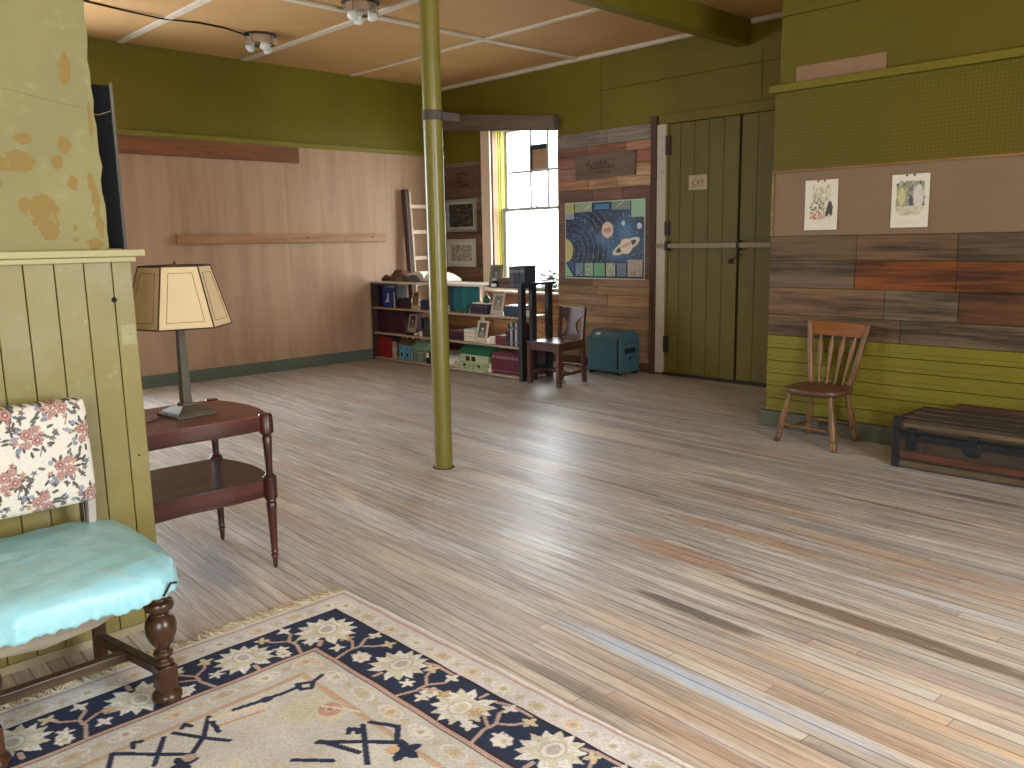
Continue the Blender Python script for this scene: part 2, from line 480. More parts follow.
# left of the window
yl0, yl1 = W1[1]+.01, YB-.03
row(yl0, yl1, 2.39, 2.56, [(112, 98, 84)])
for z0, z1, cc in ((2.09, 2.39, (104, 74, 62)), (1.94, 2.09, (120, 96, 84)), (1.75, 1.94, (98, 68, 54)), (1.6, 1.75, (104, 70, 54)), (1.45, 1.6, (110, 74, 56)),
                   (1.3, 1.45, (106, 70, 54)), (1.15, 1.3, (88, 66, 54)), (1.0, 1.15, (112, 76, 58)), (.86, 1.0, (120, 82, 60))):
    row(yl0, yl1, z0, z1, [cc])
g.build('plank_cladding', plank_m, wall_right, bevel=.002, seg=1)
S(G().box(XW-.035, XW, yr0, YB-.035, 0, .10).build('baseboard_right', grain('dark base wood', rgb(92, 68, 50), rgb(60, 44, 34), 1), None, bevel=.004))

# window_1 ------------------------------------------------------------
win = T('window_1', '', '', (XW, (W1[0]+W1[1])/2, W1[2])); S(win)
for k in ('label', 'category'): del win[k]
def wb(x0, x1, y0, y1, z0, z1): return (x0-XW, x1-XW, y0-win.location.y, y1-win.location.y, z0-W1[2], z1-W1[2])
cream_m = paint('cream casing paint', rgb(236, 214, 192), .5, .15)
G().box(*wb(XW-.045, XW-.02, W1[1]-.005, W1[1]+.165, W1[2]-.02, W1[3])).build('casing', cream_m, win, bevel=.004)
G().box(*wb(XW, XW+.07, W1[1]-.02, W1[1], W1[2], W1[3])).build('jamb', grain('brown jamb', rgb(160, 124, 96), rgb(110, 80, 60), 2), win)
ystop = paint('yellow green stop paint', rgb(196, 190, 92), .45, .2)
g = G()
for k in range(3): g.box(*wb(XW+.07+.025*k, XW+.09+.025*k, W1[1]-.022-.012*k, W1[1], W1[2], W1[3]))
g.build('stop', ystop, win, bevel=.003)
g = G(); g.box(*wb(XW, XW+.14, W1[0], W1[0]+.02, W1[2], W1[3])).box(*wb(XW, XW+.14, W1[0], W1[1], W1[3]-.02, W1[3]))
g.build('jamb', ystop, win)
G().box(*wb(XW-.06, XW+.16, W1[0]-.02, W1[1]+.02, W1[2]-.03, W1[2])).build('sill', cream_m, win, bevel=.004)
XS = XW+.14
frame_m = paint('white sash paint', rgb(176, 180, 184), .5, .15)
ZM = 1.907
def sash(name, x, z0, z1, ys, zsplit):
    g = G()
    g.box(*wb(x, x+.035, W1[0]+.02, W1[0]+.07, z0, z1)).box(*wb(x, x+.035, W1[1]-.10, W1[1]-.045, z0, z1))
    g.box(*wb(x, x+.035, W1[0]+.07, W1[1]-.10, z0, z0+.04)).box(*wb(x, x+.035, W1[0]+.07, W1[1]-.10, z1-.04, z1))
    for yy in ys: g.box(*wb(x+.008, x+.03, yy-.017, yy+.017, z0+.04, z1-.04))
    for zz_ in zsplit:
        e = [W1[0]+.07]+sorted(ys)+[W1[1]-.10]
        for a_, b_ in zip(e[:-1], e[1:]): g.box(*wb(x+.009, x+.029, a_+.017, b_-.017, zz_-.016, zz_+.016))
    return g.build(name, frame_m, win, bevel=.003)
sash('upper_sash', XS+.04, ZM-.02, W1[3]-.02, (7.387, 7.69), (2.38,))
lo = sash('lower_sash', XS, W1[2], ZM+.02, (), ())
gl = G(); gl.lathe([(.012, 0), (.03, .006), (.03, .012), (.012, .02), (.008, .03)], (XS+.0-XW, 7.54-win.location.y, ZM+.02-W1[2]), 12)
gl.build('sash_lock', plain('pale metal lock', rgb(170, 170, 165), .4, .6), lo, smooth=True)
b = NB('window glass')
tr = b.n('ShaderNodeBsdfTransparent'); tr.inputs[0].default_value = (.95, .97, .97, 1)
gs = b.n('ShaderNodeBsdfGlossy'); gs.inputs['Roughness'].default_value = .03
lw = b.n('ShaderNodeLayerWeight'); lw.inputs[0].default_value = .5
fr = b.math('ADD', .04, b.math('MULTIPLY', b.math('POWER', lw.outputs['Facing'], 5.), .7))
mx = b.n('ShaderNodeMixShader'); b.t.links.new(fr, mx.inputs[0]); b.t.links.new(tr.outputs[0], mx.inputs[1]); b.t.links.new(gs.outputs[0], mx.inputs[2])
b.t.links.new(mx.outputs[0], b.out.inputs[0]); glass_m = b.m
g = G(); g.box(*wb(XS+.055, XS+.059, W1[0]+.07, W1[1]-.10, ZM+.02, W1[3]-.06)); g.build('upper_glass', glass_m, win)
g = G(); g.box(*wb(XS+.015, XS+.019, W1[0]+.07, W1[1]-.10, W1[2]+.04, ZM-.02)); g.build('lower_glass', glass_m, win)
pp = G(); pp.box(*wb(XS+.04, XS+.046, 7.40, 7.675, 2.395, 2.70), col=rgb(52, 60, 78)); pp.box(*wb(XS+.036, XS+.04, 7.40, 7.635, 2.395, 2.635), col=rgb(172, 140, 116))
o = pp.build('pane_patch', attr_mat('cardboard patch', .9, .1), win); o['label'] = 'brown cardboard covering one broken pane'

# plank nailed slanting across the window head
g = G()
x0, x1 = XW-.125, XW-.068
g.hexa([(x0, 9.14, 3.00), (x0, 6.99, 2.785), (x1, 6.99, 2.785), (x1, 9.14, 3.00), (x0, 9.14, 3.225), (x0, 6.99, 2.955), (x1, 6.99, 2.955), (x1, 9.14, 3.225)])
gray_wood = grain('grey weathered plank', rgb(122, 108, 96), rgb(84, 74, 66), 1, .7)
t = T('wooden_plank', 'grey weathered plank fixed slanting across the top of the window', 'plank', (0, 0, 0))
g.build('plank', gray_wood, t, bevel=.004)
G().box(XW-.07, XW-.001, 8.9, 8.98, 3.02, 3.2).build('block', gray_wood, t); G().box(XW-.07, XW-.021, 7.0, 7.025, 2.8, 2.92).build('block', gray_wood, t)

# crate ends used as signs
def sign(name, label, y0, y1, z0, z1, col, ink, rows, x=XW-.02):
    t = T(name, label, 'sign', (x, (y0+y1)/2, (z0+z1)/2))
    w, h = (y1-y0)/2, (z1-z0)/2
    G().box(-.022, 0, -w, w, -h, h).build('board', grain(name+' wood', col, tuple(c*.55 for c in col), 1, .65), t, bevel=.003)
    ink_m = plain(name+' ink', ink, .9)
    for zc, ya, yb, hh in rows:
        yy = ya; g = G()
        while yy < yb:
            k = random.uniform(.012, .03)
            kind = random.random()
            g.box(-.0235, -.0215, -(yy+k), -yy, zc-hh/2, zc+hh/2) if kind < .5 else g.box(-.0235, -.0215, -(yy+k), -yy, zc-hh/2, zc-hh/6)
            if kind > .6: g.box(-.0235, -.0215, -(yy+k*.4), -yy, zc-hh/6, zc+hh/2)
            yy += k+.012
        g.build('lettering', ink_m, t)
    return t
sign('crate_sign', 'grey stencilled crate end board mounted above the planet poster', 5.85, 6.725, 2.20, 2.475, rgb(118, 98, 84), rgb(72, 60, 52),
     [(.045, -.28, -.24, .07), (.03, -.16, .06, .04), (-.01, -.2, .16, .05), (-.075, -.12, .1, .025)])
sign('crate_sign', 'reddish brown stencilled crate board left of the window above the pictures', 8.42, 9.1, 2.17, 2.50, rgb(110, 80, 68), rgb(58, 38, 32),
     [(.075, -.12, .06, .035), (.02, -.12, .06, .03), (-.03, -.12, .04, .03), (-.085, -.12, .14, .04)])

# framed pictures left of the window
def framed(label, y0, y1, z0, z1, fcol, mat_col, art, mw):
    x = XW-.02
    t = T('framed_picture', label, 'picture', (x, (y0+y1)/2, (z0+z1)/2), 0, 'small framed pictures left of the window')
    w, h = (y1-y0)/2, (z1-z0)/2; f = .035
    g = G()
    g.box(-.03, 0, -w, w, h-f, h).box(-.03, 0, -w, w, -h, -h+f).box(-.03, 0, -w, -w+f, -h+f, h-f).box(-.03, 0, w-f, w, -h+f, h-f)
    g.build('frame', plain('frame paint', fcol, .45), t, bevel=.004)
    G().box(-.012, 0, -w+f, w-f, -h+f, h-f).build('mount', plain('mount card', mat_col, .8), t)
    us = np.linspace(-w+f+mw, w-f-mw, 30); vs = np.linspace(-h+f+mw, h-f-mw, 36)
    cv = Cv(us, vs, art[0])
    for _ in range(160):
        cx = random.choice(us); cy = random.choice(vs)
        cv.ell(cx, cy, random.uniform(.006, .03), random.uniform(.004, .02), random.choice(art[1:]))
    cv.build('picture', lambda X, Y: (X*0-.014, -X, Y), attr_mat('art ink', .7), t, back=(.002, 0, 0))
framed('grey framed dark picture, the upper of two left of the window', 8.50, 9.12, 1.64, 2.075, rgb(150, 148, 142), rgb(184, 182, 174),
       [rgb(52, 50, 46), rgb(82, 78, 66), rgb(40, 40, 38), rgb(104, 98, 80), rgb(60, 62, 60)], .03)
framed('pale framed light picture, the lower of two left of the window', 8.53, 9.11, 1.165, 1.54, rgb(196, 192, 182), rgb(206, 202, 192),
       [rgb(160, 160, 138), rgb(132, 134, 116), rgb(178, 176, 156), rgb(112, 120, 104), rgb(188, 184, 166)], .045)

# solar system poster ------------------------------------------------
py0, py1, pz0, pz1 = 5.715, 6.905, 1.045, 1.94
Wp, Hp = py1-py0, pz1-pz0
us = np.linspace(0, Wp, 240); vs = np.linspace(0, Hp, 182)
cv = Cv(us, vs, rgb(38, 52, 78))
nz = np.zeros(cv.X.shape)
for k in range(60):
    a_, p_ = rng.uniform(4, 26), rng.uniform(0, 6.28); th_ = rng.uniform(0, 6.28)
    nz += np.sin((cv.X*math.cos(th_)+cv.Y*math.sin(th_))*a_+p_)/a_**.5
nz = (nz-nz.min())/(nz.max()-nz.min())
glow = np.exp(-(((cv.X-.62)/.45)**2+((cv.Y-.5)/.3)**2))
cv.im = np.array(rgb(26, 36, 58))*(1-.0*nz[..., None])+np.array(rgb(96, 150, 206))*(glow*nz**2*1.0)[..., None]
for k in range(9):
    cv.ring(-.02, .28, .18+.075*k, .12+.062*k, .0035, rgb(104, 128, 156), .35)
for k in range(240):
    cv.ell(rng.uniform(0, Wp), rng.uniform(.2, .75), .005, .005, rgb(*(rng.integers(120, 230)*np.array([.85, .95, 1])).astype(int)))
cv.ell(.655, .565, .085, .092, rgb(222, 196, 180)); cv.ell(.655, .565, .06, .035, rgb(196, 150, 134)); cv.ell(.63, .60, .05, .012, rgb(232, 214, 200))
cv.ell(.885, .635, .025, .03, rgb(180, 212, 218)); cv.ell(1.11, .60, .034, .034, rgb(200, 216, 222))
cv.ell(.925, .375, .21, .062, rgb(214, 208, 186), .42); cv.ell(.925, .375, .155, .036, rgb(46, 52, 46), .42); cv.ell(.925, .375, .088, .088, rgb(228, 208, 186)); cv.ell(.93, .39, .08, .02, rgb(206, 172, 152), .3)
cv.ell(0., .33, .125, .14, rgb(196, 186, 120))
def pr(x0, x1, y0, y1, cc): cv.rect(x0, x1, y0, y1, rgb(*cc))
pr(0, Wp, 0, .19, (22, 32, 42)); pr(0, Wp, .80, Hp, (30, 44, 58))
pr(.0, .14, .76, Hp, (176, 176, 120)); pr(0, .14, .70, .76, (132, 160, 180)); pr(.155, .42, .78, Hp-.01, (150, 164, 138)); pr(.435, .70, .785, Hp-.01, (20, 28, 40)); pr(.455, .68, .80, Hp-.03, (66, 118, 168))
pr(.715, .985, .79, Hp-.01, (120, 136, 122)); pr(1.0, Wp, .70, Hp, (150, 190, 156))
cv.line([(.78, .82), (.88, .87)], .012, rgb(190, 196, 170)); cv.line([(.32, .81), (.4, .86)], .02, rgb(190, 200, 160))
cells = [(.16, .285, (110, 140, 168)), (.305, .435, (146, 168, 148)), (.45, .615, (110, 168, 128)), (.635, .77, (176, 178, 160)), (.795, .93, (104, 118, 140)), (.95, 1.16, (172, 158, 146))]
for k, (a_, b_, cc) in enumerate(cells):
    top = .185 if k < 5 else .225
    pr(a_, b_, .03, top, cc)
    if k != 2:
        for _ in range(26):
            cv.ell(rng.uniform(a_+.012, b_-.012), rng.uniform(.04, top-.012), rng.uniform(.005, .02), rng.uniform(.004, .012), tuple(np.array(rgb(*cc))*rng.uniform(.4, 1.7)))
cv.poly([(.0, .02), (.0, .2), (.13, .02)], rgb(130, 186, 150)); cv.poly([(.02, .2), (.14, .2), (.14, .04)], rgb(58, 86, 130))
bd = .012
m_ = (cv.X < bd) | (cv.X > Wp-bd) | (cv.Y < bd) | (cv.Y > Hp-bd); cv.put(m_, rgb(176, 190, 186))
t = T('planet_poster', 'dark blue solar system poster with planets on the plank wall', 'poster', (XW-.0224, py1, pz0))
cv.build('poster_sheet', lambda X, Y: (X*0-.006, -X, Y), attr_mat('poster print', .45, .4, 30., .05, .03), t, back=(.006, 0, 0))

# ------------------------------------------------------------------ doors
rough_red = grain('dark red jamb wood', rgb(88, 58, 46), rgb(56, 36, 30), 2, .7)
trim(G().box(XW-.06, XW, 5.55, 5.628, 0, 2.79), rough_red)
trim(G().box(XW-.035, XW, 3.48, 5.55, 2.70, 2.80), olive_m)
white_old = paint('flaking white jamb paint', rgb(196, 188, 172), .7, .3, rgb(120, 104, 88), .8, 4.)
trim(G().box(XW-.05, XW, 5.43, 5.55, .02, 2.70), white_old)
door_m = paint('olive door paint', rgb(108, 100, 40), .55, .4, rgb(76, 68, 28), .4, 2.2)
door = T('door_1', '', '', (XW-.045, 4.5, 0)); S(door)
for k in ('label', 'category'): del door[k]
def leaf(y0, y1, n):
    g = G(); w = (y1-y0)/n
    for k in range(n):
        g.box(0, .04, y0+k*w+.002-4.5, y0+(k+1)*w-.002-4.5, .035, 2.69)
    return g.build('door_leaf', door_m, door, bevel=.003)
leafL = leaf(4.553, 5.425, 5); leafR = leaf(3.64, 4.528, 5)
G().box(.04, .044, -.9, .95, .0, 2.70).build('door_gap', plain('dark gap', rgb(22, 18, 14), .9), door)
G().box(-.012, .04, -.9, .95, .0, .033).build('threshold', plain('dark threshold', rgb(56, 48, 40), .8), door)
G().box(-.012, 0, .895, .925, .02, 2.69).build('edge_strip', olive_m, leafL)
bar_m = grain('pale bar wood', rgb(158, 146, 122), rgb(110, 98, 80), 1, .65)
G().box(-.055, -.018, -.9, 1.02, 1.395, 1.445).build('door_bar', bar_m, door, bevel=.004)
iron = plain('rusty iron', rgb(58, 52, 44), .6, .5)
for (zz0, zz1) in ((2.375, 2.575), (1.53, 1.68), (.26, .44)):
    G().box(-.016, -.002, .87, .935, zz0, zz1).build('hinge', iron, door, bevel=.002)
g = G()
g.box(-.06, 0, .86, .90, 1.37, 1.47).box(-.06, 0, .0, .03, 1.37, 1.47)
g.build('bar_bracket', iron, door)
g = G(); g.lathe([(.03, 0), (.03, .012), (.012, .018)], (-.001, .12, 1.26), 14, Matrix.Rotation(-PI/2, 4, 'Y')); g.tube([(-.02, .12, 1.26), (-.035, .05, 1.30), (-.03, -.02, 1.33)], .007)
g.build('latch', iron, leafL, smooth=True)
# small card on the door
us = np.linspace(0, .22, 40); vs = np.linspace(0, .15, 30)
cv = Cv(us, vs, rgb(196, 180, 146))
dk = rgb(126, 106, 78)
cv.line([(.075, .10), (.035, .075), (.085, .03)], .010, dk); cv.line([(.03, .03), (.06, .028)], .006, dk)
cv.ell(.11, .075, .012, .025, dk); cv.line([(.135, .10), (.135, .055)], .009, dk); cv.line([(.155, .10), (.165, .055), (.175, .10)], .008, rgb(140, 104, 90)); cv.line([(.10, .042), (.175, .042)], .006, dk); cv.line([(.08, .12), (.09, .125)], .008, dk)
t = T('paper_card', 'small cream card pinned on the left door leaf', 'card', (XW-.0465, 5.14, 1.995))
cv.build('card_sheet', lambda X, Y: (X*0-.002, -X, Y), attr_mat('card print', .8), t, back=(.002, 0, 0))

# ------------------------------------------------------------------ beam and post
t = T('ceiling_beam', 'olive green beam running under the ceiling to the door wall', 'beam', (3.5, 4.555, H))
G().box(-6.6, 4.19, -.075, .075, -.23, 0).build('beam_body', olive_m, t, bevel=.008)
post_m = paint('glossy olive post paint', rgb(122, 113, 50), .3, .25, rgb(110, 96, 40), .4, 6., .5)
t = T('support_post', 'tall round olive green post standing in the middle of the floor', 'post', (3.5, 4.27, 0))
G().lathe([(.061, .004), (.061, H-.002)], n=28).build('pipe', post_m, t, smooth=True)
G().lathe([(.075, .0), (.075, .004)], n=24).build('base_ring', plain('worn ring', rgb(70, 62, 44), .7), t)
g = G(); g.lathe([(.063, 2.26), (.066, 2.265), (.066, 2.315), (.063, 2.32)], n=24); g.box(.05, .20, -.03, -.005, 2.268, 2.316)
g.build('strap', plain('dark grey strap', rgb(78, 72, 66), .7), t)

# ------------------------------------------------------------------ ceiling lights
chrome = plain('chrome', rgb(206, 202, 196), .2, .9, .5, .05)
b = NB('bulb glass'); bulb_m = b.bsdf(rgb(222, 222, 214), .1, 0., .6)
def fixture(x, y, label, ph):
    t = T('ceiling_light', label, 'ceiling light', (x, y, H), ph, 'bare bulb ceiling lights')
    G().lathe([(.165, -.001), (.165, -.010), (.15, -.018), (.10, -.022)][::-1], n=28).build('canopy', plain('dark canopy', rgb(60, 52, 44), .5, .5), t, smooth=True)
    g = G(); g.lathe([(.130, -.095), (.142, -.090), (.142, -.02), (.130, -.018)], n=28)
    for k in range(8):
        a = 2*PI*k/8; g.box(-.008, .008, .140, .152, -.098, -.012, mtx=Matrix.Rotation(a, 4, 'Z'))
    g.build('ring', chrome, t, smooth=True)
    for k in range(3):
        a = 2*PI*k/3
        p = Vector((.06*math.cos(a), .06*math.sin(a), -.05)); d = Vector((.5*math.cos(a), .5*math.sin(a), -.85)).normalized()
        s = G(); s.bar(p, p+d*.03, [(.02, 0), (.022, 1)], 12); so = s.build('socket', plain('dark socket', rgb(40, 36, 32), .5), t, smooth=True)
        bl = G(); bl.bar(p+d*.03, p+d*.125, [(.018, 0), (.024, .15), (.042, .4), (.050, .62), (.043, .82), (.022, .96), (.004, 1)], 14)
        bl.build('bulb', bulb_m, t, smooth=True)
fixture(4.40, 8.02, 'chrome ceiling light with bare bulbs at the end of the black wire', .4)
fixture(4.50, 6.42, 'chrome ceiling light with bare bulbs nearer the post at the top edge', 1.2)
g = G(); g.tube([(2.2, 7.85, H-.006), (2.7, 7.86, H-.008), (3.0, 7.93, H-.008), (3.38, 7.96, H-.02), (3.74, 7.93, H-.008), (4.0, 7.96, H-.008), (4.28, 8.01, H-.03)], .008)
tag(g.build('electric_wire', plain('black wire', rgb(28, 22, 18), .5), None, smooth=True), 'thin black wire running along the ceiling to the chrome light', 'wire')

# ------------------------------------------------------------------ right hand wall with pegboard and clapboards
S(G().box(XC+.02, XC+.2, YR-.2, YC-.03, 0, H).box(XC+.2, XW, YC-.2, YC-.03, 0, H).build('wall_front', olive_m))
wf = bpy.data.objects['wall_front']
# upper boards
g = G(); g.box(XC, XC+.02, YR, YC-.03, 2.79+.32, H); g.box(XC+.004, XC+.02, YR, YC-.03, 2.63, 3.105)
olive2_m = paint('dull olive board paint', OLIVE2, .6, .35, rgb(84, 70, 18), .25, 1.2)
g.build('upper_boarding', olive2_m, wf)
b = NB('pegboard'); v = b.coords(); x, y, z = b.sep(v)
py_ = b.math('SUBTRACT', b.math('FRACT', b.math('DIVIDE', y, .026)), .5); pz_ = b.math('SUBTRACT', b.math('FRACT', b.math('DIVIDE', z, .026)), .5)
d = b.math('ADD', b.math('MULTIPLY', py_, py_), b.math('MULTIPLY', pz_, pz_))
hole = b.step(d, .03, .016)
c = b.mix(b.math('MULTIPLY', b.step(b.noise(v, 1.5, 5), .35, .7), .3), OLIVE2, tuple(q*.7 for q in OLIVE2))
c = b.mix(hole, c, rgb(56, 48, 10))
peg_m = b.bsdf(c, .55, 0., .3, bump=hole, bstr=-.3, bdist=.003)
G().box(XC, XC+.02, YR, YC, 1.99, 2.565).build('pegboard', peg_m, wf)
pin_m = paint('pinkish pinboard', rgb(130, 108, 84), .7, .25)
G().box(XC+.004, XC+.02, YR, YC-.01, 1.503, 1.975).build('pinboard', pin_m, wf)
g = G(); g.box(XC-.014, XC+.02, YR, YC+.01, 1.975, 1.99, rgb(150, 110, 66)).box(XC-.006, XC+.02, YC-.012, YC+.004, 1.503, 1.975, rgb(150, 118, 66))
g.build('rail_strip', grain('strip wood', (.5, .5, .5), rgb(150, 140, 130), 1, use_attr=True), wf)
trim(G().box(XC-.045, XC+.02, YR, YC+.035, 2.565, 2.62), paint('olive ledge paint', rgb(112, 101, 24), .55, .3))
# grey and orange planks
g = G()
def pl(y0, y1, z0, z1, cc, th=.0):
    g.box(XC-.004-th, XC+.02, y0+.002, y1-.002, z0+.002, z1-.002, tuple(k_*q for k_, q in zip((.86, .78, .66), rgb(*cc))))
zc = [.735, .90, 1.11, 1.315, 1.5]
pl(2.64, YC, zc[3], zc[4], (112, 92, 70)); pl(1.96, 2.64, zc[3], zc[4], (122, 98, 74)); pl(YR, 1.96, zc[3], zc[4], (104, 90, 70), .006)
pl(2.645, YC, zc[2], zc[3], (116, 100, 84)); pl(YR, 1.955, zc[2], zc[3], (134, 76, 26), .004); pl(1.955, 2.645, zc[2], zc[3], (142, 80, 28))
pl(2.42, YC, zc[1], zc[2], (128, 102, 78)); pl(1.93, 2.42, zc[1], zc[2], (124, 110, 90)); pl(YR, 1.93, zc[1], zc[2], (108, 72, 40))
pl(2.30, YC, zc[0], zc[1], (126, 104, 80)); pl(1.5, 2.30, zc[0], zc[1], (118, 104, 84)); pl(YR, 1.5, zc[0], zc[1], (100, 88, 78))
g.build('plank_cladding', grain('grey barn planks', (.5, .5, .5), rgb(96, 88, 82), 1, .65, amt=.95, use_attr=True, scale=34), wf, bevel=.002, seg=1)
o = G().box(XC-.006, XC-.0045, 1.87, 1.945, 1.13, 1.30).build('bare_patch', plain('pale patch', rgb(166, 126, 84), .7), wf)
g = G(); zz = .13; hs = (.735-.13)/6
for k in range(6):
    z0 = .13+k*hs
    g.box(XC-.011, XC+.02, YR, YC-.005, z0+hs*.33, z0+hs*.37)
    g.hexa([(XC-.012, YR, z0+.003), (XC+.02, YR, z0+.003), (XC+.02, YC-.005, z0+.003), (XC-.012, YC-.005, z0+.003),
            (XC-.002, YR, z0+hs-.002), (XC+.02, YR, z0+hs-.002), (XC+.02, YC-.005, z0+hs-.002), (XC-.002, YC-.005, z0+hs-.002)])
g.build('clapboard', paint('lime clapboard paint', rgb(122, 112, 32), .5, .35, rgb(110, 96, 40), .35, 2.), wf, bevel=.002, seg=1)
S(G().box(XC-.04, XC+.02, YR, YC+.03, 0, .13).build('baseboard_front', paint('grey green base paint', rgb(92, 96, 84), .5, .3), None, bevel=.006))
o = G().box(XC-.006, XC+.006, 2.50, 3.16, 2.6205, 2.735).build('wooden_board', plain('pinkish board', rgb(140, 108, 82), .6), None, bevel=.003)
tag(o, 'short pinkish board standing on the green ledge above the pegboard', 'board')

# prints on the pinboard
def tall_print(label, y0, y1, z0, z1, draw, cut=False):
    w, h = y1-y0, z1-z0
    us = np.linspace(0, w, 64); vs = np.linspace(0, h, 92)
    cv = Cv(us, vs, rgb(222, 214, 198)); draw(cv, w, h)
    t = T('art_print', label, 'print', (XC+.003, y1, z0), 0, 'old illustrations pinned to the pinboard')
    def f(X, Y):
        sh = np.minimum(1, 0.03*(1-Y/h)*0+1)
        return (X*0-.004-.008*(1-Y/h)**2, -X-.006*(1-Y/h), Y)
    cv.build('paper', f, attr_mat('aged paper', .8, .2, 60, .08, .05), t, back=(.0015, 0, 0))
    for k in (.40, .60):
        G().lathe([(.006, 0), (.007, .004), (.003, .01)], (-.004, -w*k, h-.008), 10, Matrix.Rotation(-PI/2, 4, 'Y')).build('tack', plain('black tack', rgb(24, 22, 20), .4), t, smooth=True)
def dA(cv, w, h):
    for _ in range(60):
        cv.ell(rng.uniform(.25*w, .78*w), rng.uniform(.58*h, .86*h), rng.uniform(.003, .012), rng.uniform(.006, .03), random.choice([rgb(206, 200, 168), rgb(190, 184, 150), rgb(214, 206, 186), rgb(170, 168, 140)]))
    for _ in range(60):
        cv.ell(rng.uniform(.18*w, .62*w), rng.uniform(.36*h, .56*h), rng.uniform(.003, .009), rng.uniform(.003, .010), random.choice([rgb(120, 116, 104), rgb(196, 180, 150), rgb(90, 88, 84), rgb(216, 200, 170)]))
    for _ in range(50):
        cv.ell(rng.uniform(.18*w, .62*w), rng.uniform(.22*h, .38*h), rng.uniform(.005, .014), rng.uniform(.004, .012), random.choice([rgb(206, 150, 128), rgb(176, 120, 90), rgb(190, 160, 120), rgb(214, 180, 160)]))
    cv.poly([(.72*w, .56*h), (.80*w, .58*h), (.86*w, .45*h), (.84*w, .28*h), (.62*w, .27*h), (.66*w, .40*h)], rgb(84, 82, 82)); cv.ell(.75*w, .28*h, .012, .014, rgb(200, 190, 176))
def dB(cv, w, h):
    cv.poly([(.12*w, .40*h), (.14*w, .82*h), (.5*w, .88*h), (.86*w, .84*h), (.88*w, .40*h)], rgb(150, 148, 126))
    for _ in range(90):
        cv.ell(rng.uniform(.14*w, .86*w), rng.uniform(.40*h, .86*h), rng.uniform(.003, .014), rng.uniform(.004, .02), random.choice([rgb(120, 122, 106), rgb(176, 172, 146), rgb(104, 108, 98), rgb(140, 146, 126)]))
    cv.ell(.27*w, .58*h, .032, .075, rgb(196, 190, 140)); cv.ring(.27*w, .58*h, .026, .07, .005, rgb(120, 120, 96)); cv.ell(.72*w, .58*h, .034, .08, rgb(206, 202, 190)); cv.ell(.52*w, .50*h, .012, .035, rgb(86, 88, 88))
    cv.poly([(.1*w, .40*h), (.9*w, .38*h), (.75*w, .24*h), (.25*w, .22*h)], rgb(200, 194, 170))
    for _ in range(40):
        cv.ell(rng.uniform(.15*w, .8*w), rng.uniform(.24*h, .37*h), rng.uniform(.003, .014), rng.uniform(.002, .005), random.choice([rgb(160, 156, 136), rgb(186, 180, 152), rgb(214, 208, 190)]))
    cv.rect(.12*w, .7*w, .08*h, .15*h, rgb(216, 210, 196))
tall_print('cream illustration of a group of figures pinned on the pinboard above the spindle chair', 2.80, 3.052, 1.542, 1.905, dA)
tall_print('cream illustration of arched trees with clipped corners, second print from the door', 2.165, 2.415, 1.545, 1.905, dB)

# ------------------------------------------------------------------ partition with wainscot on the left
plb = NB('flaking yellow green plaster'); v = plb.coords()
n1 = plb.noise(v, 2.5, 6, .6); n2 = plb.noise(v, 14, 6, .65)
c = plb.mix(plb.math('MULTIPLY', plb.step(n1, .35, .7), .5), rgb(138, 130, 84), rgb(122, 115, 74))
c = plb.mix(plb.math('MULTIPLY', plb.step(n2, .52, .72), .25), c, rgb(172, 163, 118))
x, y, z = plb.sep(v)
blots = [(.925, 1.637, .055, .052), (.945, 1.575, .032, .045), (.875, 1.65, .018, .035), (.871, 1.80, .05, .034), (.82, 1.79, .03, .03), (.889, 1.876, .028, .02), (1.026, 1.87, .024, .028), (.992, 1.808, .019, .024), (1.05, 2.13, .02, .055), (1.04, 1.735, .022, .022),
         (1.03, 1.575, .007, .012), (1.028, 1.535, .009, .008), (1.10, 1.74, .012, .03), (1.11, 1.66, .014, .05), (1.09, 1.52, .03, .025), (1.12, 1.58, .014, .04), (.80, 1.73, .012, .02), (1.118, 1.95, .008, .06)]
tot = None
wob = plb.math('MULTIPLY', plb.math('SUBTRACT', plb.noise(v, 22, 6, .7), .5), 5.)
for bx_, bz_, rx_, rz_ in blots:
    dx = plb.math('DIVIDE', plb.math('SUBTRACT', x, bx_), rx_); dz = plb.math('DIVIDE', plb.math('SUBTRACT', z, bz_), rz_)
    d = plb.math('ADD', plb.math('ADD', plb.math('MULTIPLY', dx, dx), plb.math('MULTIPLY', dz, dz)), wob)
    f = plb.step(d, 1.05, .85)
    tot = f if tot is None else plb.math('MAXIMUM', tot, f)
c = plb.mix(plb.math('MULTIPLY', tot, .85), c, rgb(134, 106, 44))
plaster_m = plb.bsdf(c, .6, 0., .3, bump=plb.math('SUBTRACT', n2, plb.math('MULTIPLY', tot, .6)), bstr=.35, bdist=.006)
g = G(); yy0 = YP+.03; XPP = 1.135
random.seed(3)
